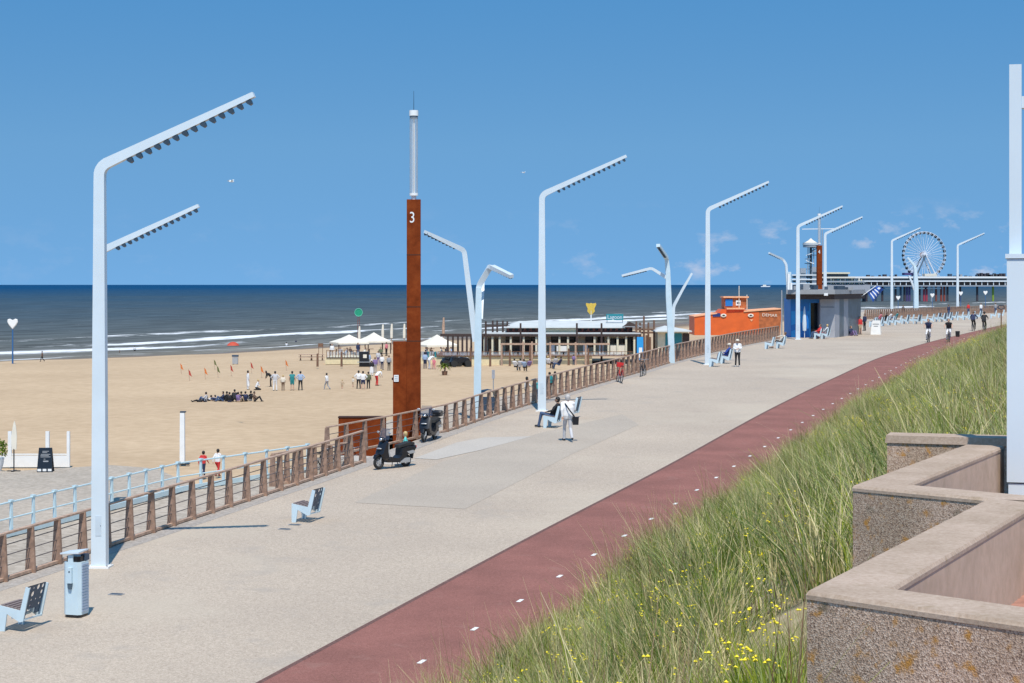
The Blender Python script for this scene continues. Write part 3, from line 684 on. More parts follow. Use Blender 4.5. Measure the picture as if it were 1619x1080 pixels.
# --- terrace and zig-zag walls in the foreground
Dl = Vector((1.39, 2.85, 0)); Ds = Vector((.585, -.60, 0)); A = Vector((1.06, 6.59, 0))
ln = Dl.normalized(); rn = Vector((ln.y, -ln.x, 0)); sn = Ds.normalized(); bn = Vector((-sn.y, sn.x, 0))   # bn points away from the camera
TOP = -1.10
def wall_block(label, A_, long_len, short_len, first):
    """corner at A_; the short face runs towards the camera right, the long arm runs away"""
    root = thing('zigzag_wall', label, 'wall', (A_.x, A_.y, -4.2), 0, 'zigzag concrete terrace walls')
    a = Vector((0, 0, 0)); th = .26; zt = TOP+4.2-.030
    # L-shaped footprint: short arm a -> a+sn*short, long arm a -> a+ln*long
    inner = a+ln*(th/ abs(ln.dot(bn)) if False else 0)
    # intersection of the two inner edges
    # inner edge of long: p = rn*th + ln*s ; inner edge of short: q = bn*th + sn*t
    M2 = Matrix(((ln.x, -sn.x), (ln.y, -sn.y))); v = (bn-rn)*th; sol = M2.inverted() @ Vector((v.x, v.y)); ip = rn*th+ln*sol[0]
    poly = [a, a+sn*short_len, a+sn*short_len+bn*th, ip, a+ln*long_len+rn*th, a+ln*long_len]
    body = MB()
    n = len(poly); lo = [(p.x, p.y, 0) for p in poly]; hi = [(p.x, p.y, zt) for p in poly]
    body.add(lo+hi, [])
    for i in range(n):
        body.mat(1 if i in (2, 3, 4) else 0); body.f.append([i, (i+1) % n, n+(i+1) % n, n+i]); body.m.append(body.c)
    body.build('wall_body', ['aggr', 'inner'], root, smooth=False)
    cp = MB(); o = .006
    P2 = [a+(-sn-ln)*o*.7, a+sn*short_len-bn*o, a+sn*short_len+bn*(th+o*.6), ip+(bn+rn)*o*.5, a+ln*long_len+rn*(th+o*.6), a+ln*long_len-rn*o]
    c0 = [(p.x, p.y, zt) for p in P2]; c1 = [(p.x, p.y, zt+.016) for p in P2]
    cen = [poly[i]+(Vector(P2[i])-poly[i])*-1.3 for i in range(6)]; c2 = [(p.x, p.y, zt+.030) for p in cen]
    cp.add(c0+c1+c2, [tuple(range(5, -1, -1))]+[(i, (i+1) % 6, 6+(i+1) % 6, 6+i) for i in range(6)]+[(6+i, 6+(i+1) % 6, 12+(i+1) % 6, 12+i) for i in range(6)]+[(12, 13, 14, 15), (12, 15, 16, 17)])
    cp.build('coping', 'coping', root, smooth=False)
    return root
LL = Dl.length; SL = Ds.length
wall_block('nearest rough concrete zigzag wall with orange lichen spots', A, LL-.02, SL+1.1, True)
A2 = A+Dl-Ds
wall_block('middle zigzag concrete wall beside the bare sand patch', A2, LL-.30, SL-.03+1.0, False)
A3 = Vector((2.74, 13.4, 0))
r3 = thing('end_wall', 'farthest low concrete wall with rounded corners below the grass', 'wall', (A3.x, A3.y, -4.2), 0, 'zigzag concrete terrace walls')
e3 = Vector((.50, -.36, 0)).normalized()
w3 = MB(); L3 = 2.3
w3.box((L3/2, .13, 1.5225), (L3, .26, 3.045)); w3.build('wall_body', 'aggr', r3)
w3 = MB(); w3.box((L3/2, .13, 3.0725), (L3+.03, .285, .055), top=.992); w3.build('coping', 'coping', r3)
r3.rotation_euler = (0, 0, math.atan2(-.36, .55)*.55)
A0 = A-Dl+Ds
struct(MB().slab([(A0.x+.4, A0.y+1.0), (6, 0), (9, 14.2), (3.3, 13.2), (3.45, 12.6), (2.62, 10.0), (1.45, 6.75)], -2.2, -1.51).build('terrace_floor', 'brick', smooth=False))
# white frame post beside the walls
fr = thing('white_frame_post', 'white painted post on a wide cabinet at the right edge beside the concrete walls', 'post', (3.315, 12.25, -1.51), R(-15.5))
MB().box((.45, .19, .09), (.90, .36, .18)).build('plinth', 'lamp', fr)
MB().box((.45, .19, .935), (.92, .38, 1.49)).build('cabinet', 'lamp', fr)
MB().box((.45, .19, 1.70), (.94, .40, .03)).build('cabinet_lid', 'lamp', fr)
for ux in (.045, .84): MB().box((ux, .19, 2.355), (.080, .12, 1.28)).build('upright', 'lamp', fr)
MB().box((.4425, .19, 2.74), (.713, .10, .08)).build('crossbar', 'lamp', fr)
# ================================================================ STREET LAMPS
def make_lamp(name, label, loc, group, arm=3.95, rise=1.79, heads=14):
    t = thing(name, label, 'street lamp', loc, R(-4), group)
    b = MB(); pz = [0, 2, 5, 8, 9.60]; pts = [(0, 0, z) for z in pz]; ws = [.27, .26, .24, .215, .205]; ts = [.375, .355, .325, .285, .265]
    d = Vector((arm, 0, rise)).normalized(); c = Vector((0, 0, 9.98))
    for k in range(1, 8):        # rounded bend
        f = k/8; p = Vector((0, 0, 9.74)).lerp(c, f).lerp(c.lerp(c+d*.27, f), f); pts.append(p); ws.append(.205); ts.append(.265-.01*f)
    for s in (.7, arm*.5, arm*1.08):
        pts.append(c+d*s); ws.append(.20); ts.append(.255-.125*s/(arm*1.08))
    b.sweep(pts, (0, 1, 0), ws, ts).build('pole', 'lamp', t)
    MB().box((0, 0, .02), (.56, .46, .05)).build('base_plate', 'white', t)
    for bx in (-.23, .23):
        for by in (-.18, .18): MB().cyl((bx, by, .04), (bx, by, .085), .022, seg=6).build('bolt', 'silver', t)
    MB().box((0, -.135, 1.05), (.15, .012, .50)).build('access_door', 'lamp2', t)
    MB().box((.06, -.1435, 1.05), (.012, .004, .03)).build('door_lock', 'lampdark', t)
    up = Vector((0, 1, 0)).cross(d); up = up if up.z > 0 else -up
    L_ = arm*1.08
    for i in range(heads):
        s = .75+(L_-.95)*i/(heads-1); th = .255-.125*s/L_; p = c+d*s-up*(th/2+.005)
        h = MB(); tilt = d*.05-up*.16
        h.sweep([p, p-up*.05+d*.02, p+tilt*.80], (0, 1, 0), [.17, .17, .15], [.13, .13, .07]).build('lamp_head', 'lampdark', t)
    return t
lp = [(G(158, 897), 'nearest tall pale blue street lamp standing next to the litter bin'),
      (G(857, 650), 'tall pale blue street lamp beside the bench where a man in jeans sits'),
      (G(1119, 577), 'tall pale blue street lamp beside the bench with the person in a blue jacket'),
      (G(1261.5, 537), 'tall pale blue street lamp in front of the bright blue kiosk wall')]
proto = make_lamp('street_lamp', lp[0][1], lp[0][0], 'street lamps along the promenade')
for p, lab in lp[1:]: dup(proto, p, label=lab)
dup(proto, P(1304.5, 450+4.62*F/193, 193), label='pale blue street lamp rising from behind the kiosk roof')
dup(proto, Vector((-15.75, 69.8, -8.75)), label='pale blue street lamp on the lower path, hidden behind the nearest lamp except its arm')
dup(proto, P(1410, 492, 283), label='distant pale blue street lamp whose arm crosses the ferris wheel', scale=1.12).location.z = zprom(283)
dup(proto, P(1514, 498, 283), label='distant pale blue street lamp to the right of the ferris wheel', scale=1.05).location.z = zprom(283)

def tree_lamp(label, Y, base, stems, w=.36):
    """branching lamp: base px (x,y at ground), stems = lists of (px,py,dy,width)"""
    o = P(base[0], base[1], Y); t = thing('branching_lamp', label, 'street lamp', o, 0, 'branching beach lamps')
    for i, (nm, st, heads) in enumerate(stems):
        pts = [P(a, b, Y+dy)-o for a, b, dy, _ in st]; ws = [q[3] for q in st]
        fine = [pts[0]]; fw = [ws[0]]
        for k in range(1, len(pts)-1):     # round each corner
            p, q, r_ = pts[k-1], pts[k], pts[k+1]; a = q+(p-q)*min(.3, .17/(p-q).length); c = q+(r_-q)*min(.3, .17/(r_-q).length)
            for f in (0, .33, .67, 1): fine.append(a.lerp(q, f).lerp(q.lerp(c, f), f)); fw.append(ws[k])
        fine.append(pts[-1]); fw.append(ws[-1])
        d = pts[-1]-pts[-2]; side = Vector((0, 1, 0)) if abs(d.x) > abs(d.y) else Vector((1, 0, 0))
        MB().sweep(fine, side, fw, [x*.8 for x in fw]).build(nm, 'blue' if nm == 'trunk' else 'lamp', t)
        if heads:
            a, c = pts[-2], pts[-1]; dd = (c-a).normalized(); up = side.cross(dd); up = up if up.z > 0 else -up
            for k in range(heads):
                p = a.lerp(c, .22+.72*k/(heads-1))-up*(fw[-1]*.4+.02)
                MB().box(p, (.16, .16, .10)).build('lamp_head', 'lampdark', t)
    return t
tree_lamp('nearest branching pale blue lamp behind the railing to the right of the rust tower', 82, (755, 664),
    [('trunk', [(755, 720, 0, .42), (755, 600, 0, .40), (756, 522, 0, .38), (757, 455, 0, .30)], 0),
     ('arm', [(752, 540, .02, .34), (734, 396, .02, .27), (671, 366, -.6, .17)], 9),
     ('arm', [(757, 470, .03, .27), (757, 452, .03, .25), (775.5, 421, -.2, .24), (809, 437, -1.6, .20)], 7),
     ('arm', [(760, 505, .05, .2), (763, 455, .6, .16), (764, 440, 1.6, .14)], 0)])
tree_lamp('middle branching pale blue lamp with three spread arms, between the pavilion and the orange boat', 120, (1061, 575),
    [('trunk', [(1062, 590, 0, .42), (1061, 540, 0, .40), (1057, 470, 0, .36), (1056, 430, 0, .3), (1054, 408, 0, .26), (1040.5, 388, -3.5, .24)], 8),
     ('arm', [(1055.5, 440, .03, .26), (1030, 424, 0, .22), (983, 436, 0, .17)], 9),
     ('arm', [(1062, 545, .04, .3), (1065, 484, .04, .24), (1079, 458, 0, .2), (1094, 432, 0, .16)], 0)])
tree_lamp('branching pale blue lamp at the left corner of the kiosk, arm pointing left', 172, (1249, 520),
    [('trunk', [(1249, 540, 0, .5), (1248, 465, 0, .5), (1247.5, 430, 0, .42)], 0),
     ('arm', [(1246, 465, .03, .3), (1243, 418, 0, .26), (1238, 410, 0, .24), (1216, 400, -1, .2)], 7)])
tree_lamp('farthest branching pale blue lamp in front of the ferris wheel', 262, (1448, 490),
    [('trunk', [(1448, 505, 0, .8), (1448, 450, 0, .75), (1447, 425, 0, .5), (1446, 420, 0, .4), (1435, 407, 0, .3)], 0),
     ('arm', [(1447, 462, .03, .4), (1443, 450, 0, .3), (1437, 436, 0, .22)], 5)])

# ================================================================ RUST TOWERS
def rust_tower(name, label, num, Y, px0, sc, zb):
    """px0 = photo x of the shaft's right edge; sc = size factor"""
    o = Vector(((px0-809.5)/F*Y, Y, zb)); t = thing(name, label, 'tower', o, R(2), 'numbered rust steel beach towers')
    S = sc; h = lambda z: (z-zb)          # z in world to local
    top = 3.44*S if sc == 1 else (450-388)/F*Y
    low = -2.30 if sc == 1 else (450-455)/F*Y-5
    MB().box((-.28, .28, h(top)/2), (.56, .56, h(top))).build('shaft', 'rust', t)
    MB().box((-.84, .27, h(low)/2), (.55, .54, h(low))).build('side_cabinet', 'rust', t)
    for z in ([-.9, 1.2, -2.28] if sc == 1 else [0.0]): MB().box((-.28, .28, h(z)), (.568, .568, .035)).build('panel_seam', 'rustdark', t)
    MB().cyl((-.28, .28, h(top)), (-.28, .28, h(top)+.16), .10, seg=14).cyl((-.28, .28, h(top)+.16), (-.28, .28, h(top)+.26), .175, seg=18).build('tube_base', 'white', t)
    tl = 3.55
    for k in range(8):
        a = k*math.pi/4; MB().cyl((-.28+.15*math.cos(a), .28+.15*math.sin(a), h(top)+.26), (-.28+.15*math.cos(a), .28+.15*math.sin(a), h(top)+tl-.2), .010, seg=6).build('tube_rod', 'silver', t)
    gl = MB().tube([(-.28, .28, h(top)+.26), (-.28, .28, h(top)+tl-.2)], .17, 20, cap=False).build('glass_tube', 'clearglass', t)
    MB().cyl((-.28, .28, h(top)+.26), (-.28, .28, h(top)+tl-.2), .055, seg=14).build('light_tube', 'white', t)
    MB().cyl((-.28, .28, h(top)+tl-.26), (-.28, .28, h(top)+tl-.16), .165, seg=18).build('collar', 'lampdark', t)
    MB().cyl((-.28, .28, h(top)+tl-.16), (-.28, .28, h(top)+tl+.06), .185, seg=18).build('cap', 'white', t)
    MB().cyl((-.28, .28, h(top)+tl), (-.28, .28, h(top)+tl+.85), .012, .006, seg=6).build('antenna', 'black', t)
    text('number', num, .62 if sc == 1 else .62, 'white', t, (-.34, -.006, h(top)-.75), (R(90), 0, 0), sx=.8)
    if sc == 1:
        s = MB().box((-.98, -.02, h(-3.78)), (.19, .03, .27)).build('sign_plate', 'white', t)
        for k in range(3): MB().box((-.98, -.04, h(-3.70)-k*.07), (.13, .004, .018)).build('plate_text_line', 'silver', t)
        MB().box((-1.135, -.02, h(-3.80)), (.05, .05, .10)).build('hook', 'black', t)
    return t
m, n, l, b = new_mat('clear_tube_glass'); b.inputs['Transmission Weight'].default_value = 0.0; b.inputs['Roughness'].default_value = .08; b.inputs['Alpha'].default_value = .22
b.inputs['Base Color'].default_value = (.6, .66, .72, 1); M['clearglass'] = m
m, n, l, b = new_mat('wind_shield_plastic'); b.inputs['Roughness'].default_value = .08; b.inputs['Alpha'].default_value = .42
b.inputs['Base Color'].default_value = (.05, .07, .12, 1); M['shield'] = m
rust_tower('beach_tower', 'tall weathering steel beach tower with the white number 3', '3', 74, 665, 1, -8.85)
rust_tower('beach_tower', 'distant rust steel beach tower rising behind the kiosk roof', '4', 208, 1300, 2, -9.0)
rw = thing('steel_parapet', 'low weathering steel wall left of the tall tower behind the railing', 'wall', P(573, 450+8.85*F/75, 75), R(1))
MB().box((0, 0, 1.70), (1.92, .5, 3.40)).build('wall_panel', 'rust', rw); MB().box((0, 0, 3.44), (1.96, .54, .05)).build('wall_cap', 'rustdark', rw)

# ================================================================ RAILINGS
def tan_rail(label, pts, name='tan_railing', spacing=1.22, rails=True, h=1.14, maxp=95):
    """pts = 3d base polyline"""
    o = pts[0]; t = thing(name, label, 'railing', o)
    # resample
    ls = [0]
    for a, b_ in zip(pts[:-1], pts[1:]): ls.append(ls[-1]+(b_-a).length)
    def at(s):
        for i in range(len(ls)-1):
            if s <= ls[i+1] or i == len(ls)-2:
                f = (s-ls[i])/(ls[i+1]-ls[i]); return pts[i].lerp(pts[i+1], f)-o, (pts[i+1]-pts[i]).normalized()
    n_ = int(ls[-1]/spacing); base = [at(min(ls[-1], k*spacing))[0] for k in range(n_+1)]
    pm = None
    for k in range(n_+1):
        p, d = at(k*spacing); a = math.atan2(d.y, d.x)
        if k >= maxp: break
        if pm is None:
            q = MB(); q.add([(-.032, -.14, 0), (.032, -.14, 0), (.032, .14, 0), (-.032, .14, 0), (-.032, -.085, h-.02), (.032, -.085, h-.02), (.032, .075, h-.02), (-.032, .075, h-.02)],
                            [(3,2,1,0),(4,5,6,7),(0,1,5,4),(1,2,6,5),(2,3,7,6),(3,0,4,7)])
            # a darker web plate along the rail paints the shaded half of the post
            q.mat(1).box((.07, 0, (h-.06)/2), (.08, .05, h-.07))
            ob = q.build('post', ['railwood_shaded', 'railweb_shaded'], t, smooth=False); pm = ob.data
        else:
            ob = bpy.data.objects.new('post', pm); COL.objects.link(ob); ob.parent = t
        ob.location = p; ob.rotation_euler = (0, 0, a)
    hr = [p+Vector((0, 0, h)) for p in base]
    MB().sweep(hr, (0, 0, 1), .045, .13).build('handrail', 'railwood', t)
    MB().sweep([p+Vector((0, 0, .06)) for p in base], (0, 0, 1), .07, .12).build('bottom_rail', 'railwood', t)
    for z in (.36, .61, .86) if rails else ():
        MB().tube([p+Vector((0, 0, z)) for p in base], .013, 5).build('cable', 'cable', t)
    return t
def railpts(ys, off=0.0): return [Vector((Xrail(y)+off, y, zprom(y))) for y in ys]
tan_rail('tan steel railing at the lower left with wide posts, ending at the front scooter', railpts([24, 32, 40, 48, 56, 60, 63, 65, 66.4]))
# rounded end of that railing
ra = [Vector((-6.9, 68.4, -6.46)), Vector((-4.9, 71.8, -6.3)), Vector((Xrail(76), 76, zprom(76)))]+railpts(np.arange(80, 165, 4.))
tan_rail('long tan railing from the steps past the rust tower to the blue kiosk', ra)
tan_rail('distant tan railing beyond the kiosk behind the rows of pale chairs', [P(1368, 505, 222), P(1410, 503, 232), P(1470, 500, 250), P(1520, 497, 268), P(1592, 494, 290), P(1640, 492, 310)], spacing=.9)
# short inner rail of the steps
tan_rail('short tan railing piece beside the steps near the bicycles', [Vector((-8.3, 63.6, -7.02)), Vector((-7.0, 65.8, -6.95)), Vector((-5.9, 67.0, -6.9))], spacing=.8)
def white_rail():
    o = Vector(WR[0]); t = thing('pale_railing', 'pale blue metal railing between the lower walkway and the beach', 'railing', o)
    ys = []; y = 20.0
    pos = []
    while y < 67.9:
        x, z = wr(y); pos.append(Vector((x, y, z))-o); x2, z2 = wr(y+.5); y += 1.1*.5/math.hypot(x2-x, .5)
    pm = None
    for p in pos:
        if pm is None:
            ob = MB().box((0, 0, .5), (.085, .085, 1.0), top=.75).box((0, 0, 1.02), (.13, .13, .05)).box((0, 0, .03), (.2, .2, .06)).build('post', 'whiterail', t); pm = ob.data
        else: ob = bpy.data.objects.new('post', pm); COL.objects.link(ob); ob.parent = t
        ob.location = p; ob.rotation_euler = (0, 0, R(60))
    MB().tube([p+Vector((0, 0, .98)) for p in pos], .028, 6).build('top_rail', 'whiterail', t)
    MB().tube([p+Vector((0, 0, .52)) for p in pos], .024, 6).build('middle_rail', 'whiterail', t)
    MB().sweep([p+Vector((.18, .1, .12)) for p in pos], (0, 0, 1), .16, .07).build('kerb_rail', 'whiterail', t)
white_rail()

# ================================================================ CHAIRS (fixed steel loungers)
def holed_panel(mb, w, h, x0, z0, dx, dz, nx=4, nz=5, thick=.008):
    """panel with real holes; local u across (y), v along the back direction (dx,dz)"""
    cw, ch = w/nx, h/nz; rs = random.Random(3)
    def pt(u, v, s): return (x0+dx*v+dz*s, u, z0+dz*v-dx*s)
    for i in range(nx):
        for j in range(nz):
            cx, cy = (i+.5)*cw, (j+.5)*ch; r = rs.choice([0, .05, .036, .06, .028]) if j > 0 else (0 if i not in (1, 2) else -1)
            if r == -1: continue
            corners = [(i*cw, j*ch), ((i+1)*cw, j*ch), ((i+1)*cw, (j+1)*ch), (i*cw, (j+1)*ch)]
            if r == 0:
                mb.add([pt(u, v, -thick) for u, v in corners]+[pt(u, v, thick) for u, v in corners], [(0, 3, 2, 1), (4, 5, 6, 7), (0, 1, 5, 4), (2, 3, 7, 6), (1, 2, 6, 5), (3, 0, 4, 7)])
            else:
                ring = []; outer = []
                for k in range(8):
                    a = math.pi/4*k+math.pi/8-math.pi*.75-math.pi/8+0; ring.append((cx+r*math.cos(a), cy+r*math.sin(a)))
                sq = [corners[0], (cx, j*ch), corners[1], ((i+1)*cw, cy), corners[2], (cx, (j+1)*ch), corners[3], (i*cw, cy)]
                vs = []
                for s in (-thick, thick): vs += [pt(u, v, s) for u, v in sq]+[pt(u, v, s) for u, v in ring]
                fs = []
                for k in range(8):
                    n_ = (k+1) % 8; fs += [(k, 8+k, 8+n_, n_), (16+k, 16+n_, 24+n_, 24+k), (8+k, 24+k, 24+n_, 8+n_)]
                mb.add(vs, fs)
CH = [(0, 0), (.13, 0), (.185, .37), (.49, .21), (.57, .23), (.73, .93), (.635, .95), (.50, .45), (0, .54)]
def make_chair(label, loc, rz, group):
    t = thing('steel_chair', label, 'bench', loc, rz, group)
    for y in (0, .72): MB().prism(CH, y, y+.03).build('side_frame', 'blue', t, smooth=False)
    s = MB()
    for k in range(5):
        x = .03+k*.095; z = .548-.18*x; s.box((x+.04, .375, z), (.082, .685, .03), 0)
    s.build('seat_slats', 'seatwood', t)
    p = MB(); d = Vector((.137, .50)).normalized(); holed_panel(p, .69, .66, .50, .32, d.x, d.y)
    for v in p.v: v.y += .03
    p.build('backrest', 'navyperf', t, smooth=False)
    MB().box((.3, .375, .30), (.05, .69, .05)).box((.57, .375, .26), (.03, .69, .03)).build('cross_tube', 'blue', t)
    return t
cg = 'steel chairs facing the sea'
ch = make_chair('pale blue steel chair cut off by the left edge beside the litter bin', G(-1.5, 998), R(-17), cg)
dup(ch, G(461, 826), R(-17), 'lone pale blue steel chair in the middle of the promenade near the front scooter')
dup(ch, G(859, 677), R(-17), 'pale blue steel chair in which the man in jeans sits')
dup(ch, P(882, 660, 80.6), R(-17), 'empty pale blue steel chair behind the standing man with the shoulder bag').location = G(889, 662)
dup(ch, G(1121, 580), R(-17), 'pale blue steel chair at the foot of the third lamp')
dup(ch, G(1139, 575), R(-17), 'pale blue steel chair in which the person in a blue jacket sits')
dup(ch, G(1209, 552), R(-17), 'empty pale blue steel chair left of the reclining man')
dup(ch, G(1227, 551), R(-17), 'pale blue steel chair carrying the reclining man')
dup(ch, G(1287, 536), R(-25), 'pale blue steel chair with the red jacket person in front of the kiosk')
dup(ch, G(1298, 536), R(-25), 'pale blue steel chair in front of the grey kiosk wall')
rr = random.Random(11)
for i, px in enumerate([1374, 1384, 1393, 1403, 1414, 1425, 1434, 1443, 1456, 1466, 1475, 1484, 1493, 1503, 1513, 1522, 1531, 1541, 1566, 1578]):
    py = 517-(px-1374)*.075+rr.uniform(-1, 1); g = G(px, py)
    dup(ch, g, R(-25+rr.uniform(-12, 12)), 'pale steel chair in the long row in front of the distant railing', 'chairs in the far row by the distant railing', scale=1.15)

# ================================================================ LITTER BIN
def litter_bin():
    o = G(121, 974); t = thing('litter_bin', 'pale blue litter bin with louvred side beside the nearest lamp', 'litter bin', o, R(-17))
    w_, h_ = .21, 1.20; c = .06
    oct_ = [(-w_+c, -w_), (w_-c, -w_), (w_, -w_+c), (w_, w_-c), (w_-c, w_), (-w_+c, w_), (-w_, w_-c), (-w_, -w_+c)]
    MB().slab([(a*.93, b_*.93) for a, b_ in oct_], .0, .06).build('foot', 'black', t)
    MB().slab(oct_, .06, h_).build('body', 'blue', t)
    for k in range(17): MB().box((w_+.006, 0, .14+k*.062), (.02, .27, .044)).build('louvre', 'greyblue', t)
    MB().box((-.02, -w_-.03, .92), (.11, .07, .34)).build('ashtray_box', 'blue', t)
    MB().prism([(-.075, .74), (.035, .74), (.015, .62), (-.05, .62)], -w_-.055, -w_-.008).build('ashtray_cup', 'slate', t)
    MB().cyl((-.02, -w_-.07, 1.0), (-.02, -w_-.055, 1.0), .018).build('lock', 'black', t)
    MB().box((-.03, -.19, 1.27), (.12, .03, .16)).build('hood_bracket', 'blue', t)
    MB().slab([(a*.8, b_*.8) for a, b_ in oct_], h_, h_+.12).build('opening', 'black', t)
    MB().box((.14, .12, 1.28), (.12, .16, .13)).build('hood_back', 'navyperf', t)
    r = MB(); r.add([(-.25, -.26, 1.37), (.20, -.26, 1.40), (.20, .16, 1.43), (-.25, .16, 1.37), (-.25, -.26, 1.40), (.20, -.26, 1.43), (.20, .16, 1.46), (-.25, .16, 1.40)],
                [(3,2,1,0),(4,5,6,7),(0,1,5,4),(1,2,6,5),(2,3,7,6),(3,0,4,7)]); r.build('hood', 'lamp', t)
litter_bin()
for px, py, lab in ((185, 941, 'small dark stain patch of litter on the paving right of the bin'),):
    pass
for px, py, lab in ((184, 940, 'small dark drain cover in the paving right of the litter bin'), (450, 837, 'small dark drain cover nearest the lone steel chair, left one'), (466, 830, 'small dark drain cover just below the front leg of the lone steel chair')):
    dc = thing('drain_cover', lab, 'drain cover', G(px, py), R(-17), 'drain covers in the paving')
    MB().box((0, 0, .008), (.34, .20, .012)).build('frame', 'silver', dc); MB().box((0, 0, .016), (.28, .14, .008)).build('grate', 'lampdark', dc)

# ================================================================ SCOOTERS
def scooter(label, loc, rz, shield, topbox, col='black'):
    t = thing('motor_scooter', label, 'scooter', loc, rz, 'parked scooters')
    def wheel(x, r, nm):
        q = thing_part(nm, t, (x, 0, r)); 
        MB().tube([(math.cos(a)*(r-.055), 0, math.sin(a)*(r-.055)) for a in np.linspace(0, 2*math.pi, 25)[:-1]], .055, 10, closed=True).build('tyre', 'rubber', q)
        rm = MB().cyl((0, -.035, 0), (0, .035, 0), .06, seg=14)
        rm.tube([(math.cos(a)*(r-.11), 0, math.sin(a)*(r-.11)) for a in np.linspace(0, 2*math.pi, 25)[:-1]], .018, 6, closed=True)
        for k in range(5):
            a = k*2*math.pi/5+.3; rm.bar((math.cos(a)*.05, 0, math.sin(a)*.05), (math.cos(a)*(r-.10), 0, math.sin(a)*(r-.10)), .05, .03)
        rm.build('rim', 'silver', q)
    wheel(.64, .235, 'front_wheel'); wheel(-.62, .23, 'rear_wheel')
    # lower body with footboard, tail and engine cover
    MB().prism([(.30, .22), (.42, .30), (.35, .42), (.05, .34), (-.12, .34), (-.28, .44), (-.30, .70), (-.62, .78), (-.98, .76), (-1.02, .66), (-.88, .50), (-.60, .46), (-.38, .30), (-.20, .20)], -.19, .19, .16).build('rear_body', col, t)
    MB().prism([(.50, .30), (.66, .52), (.55, .78), (.44, 1.00), (.34, .98), (.36, .60), (.28, .30)], -.215, .215, .22).build('front_fairing', col, t)
    MB().prism([(.30, .36), (.35, .60), (.335, .92), (.30, .92), (.29, .60), (.22, .36)], -.17, .17, .10).build('leg_shield', 'silver', t)
    MB().prism([(.86, .38), (.80, .52), (.62, .56), (.46, .48), (.50, .42), (.64, .49), (.78, .44)], -.07, .07, .05).build('front_mudguard', col, t)
    MB().prism([(-.90, .28), (-.94, .50), (-.82, .56), (-.80, .48), (-.86, .40)], -.07, .07).build('rear_mudguard', col, t)
    for s in (-.055, .055): MB().cyl((.64, s*1.4, .235), (.50, s, .66), .022, seg=8).build('fork_leg', 'silver', t)
    MB().prism([(-.18, .70), (-.20, .80), (-.45, .845), (-.72, .90), (-.92, .86), (-.94, .78), (-.60, .76)], -.16, .16, .10).build('saddle', 'rubber', t)
    MB().tube([(.34, -.34, 1.05), (.37, -.20, 1.08), (.40, 0, 1.04), (.37, .20, 1.08), (.34, .34, 1.05)], .018, 8).build('handlebar', 'black', t)
    for s in (-1, 1):
        MB().cyl((.34, s*.25, 1.06), (.33, s*.36, 1.05), .024, seg=8).build('grip', 'rubber', t)
        q = MB().cyl((.37, s*.20, 1.08), (.40, s*.30, 1.24), .007, seg=6).build('mirror_stalk', 'black', t)
        MB().ball((.40, s*.31, 1.27), (.02, .07, .045)).build('mirror', 'silver', q)
    MB().ball((.47, 0, 1.02), (.10, .12, .09)).build('headset', col, t)
    MB().ball((.555, 0, 1.03), (.045, .07, .055)).build('headlight', 'chrome', t)
    MB().ball((.63, 0, .72), (.05, .13, .03)).build('grille', 'silver', t)
    MB().cyl((-.30, -.17, .26), (-.88, -.20, .34), .045, .06, 12).build('exhaust', 'chrome', t)
    MB().box((-.44, .13, .26), (.46, .10, .16)).build('engine', 'silver', t)
    MB().prism([(-.62, .47), (-.50, .56), (-.80, .60), (-.90, .50)], -.205, .205).build('side_trim', 'silver', t)
    MB().box((-1.03, 0, .70), (.03, .20, .08)).build('tail_light', 'red', t)
    MB().cyl((-.10, -.12, .22), (-.14, -.20, .02), .014, seg=6).cyl((-.10, .12, .22), (-.14, .20, .02), .014, seg=6).build('centre_stand', 'rubber', t)
    if shield:
        vs = []; 
        for j in range(5):
            for i in range(7):
                u = (i-3)/3; v = j/4; vs.append((.50-.10*v-.10*u*u, u*(.27-.07*v*v), 1.02+.40*v))
        MB().add(vs, [(j*7+i, j*7+i+1, j*7+i+8, j*7+i+7) for j in range(4) for i in range(6)]).build('windscreen', 'shield', t)
    if topbox:
        MB().prism([(-.74, .90), (-.72, 1.08), (-.80, 1.17), (-1.05, 1.15), (-1.10, 1.02), (-1.04, .90)], -.20, .20, .14).build('top_box', col, t)
    return t
def thing_part(nm, par, loc):
    o = bpy.data.objects.new(nm, None); COL.objects.link(o); o.parent = par; o.location = loc; o.empty_display_size = .1; return o
def sc_place(label, front, rear, *a):
    p, q = G(*front), G(*rear); d = p-q; c = (p+q)/2; rz = math.atan2(d.y, d.x); c.z = zprom(c.y)
    s = scooter(label, c, rz, *a); pitch = math.atan2(p.z-q.z, (p.xy-q.xy).length); return s
sc_place('black motor scooter with a tinted windscreen parked nearest, beside the railing end', (596, 743), (645, 737), True, False)
sc_place('grey and black motor scooter with a dark top box parked second, behind the front one', (666.5, 701), (691, 693), True, True)
# ================================================================ PEOPLE
SK = {'light': (.55, .33, .23), 'tan': (.40, .22, .14), 'dark': (.10, .055, .035)}
_cm = {}
def cloth(c, rough=.8):
    k = tuple(round(x, 3) for x in c)
    if k not in _cm: _cm[k] = mat('cloth_%d' % len(_cm), c, rough, .1, 9, bump=.15, bscale=14)
    return _cm[k]
C = dict(white=(.72, .72, .72), cream=(.66, .60, .50), black=(.015, .015, .018), navy=(.02, .03, .08), jeans=(.05, .09, .18), blue=(.02, .06, .30), lblue=(.30, .40, .56),
         grey=(.28, .29, .31), lgrey=(.50, .50, .52), teal=(.02, .22, .23), aqua=(.10, .55, .52), red=(.55, .03, .03), pink=(.62, .18, .22), olive=(.10, .11, .06),
         brown=(.14, .08, .05), beige=(.48, .36, .24), purple=(.20, .14, .30), orange=(.65, .20, .04), blond=(.50, .36, .16), bgrey=(.45, .43, .42))
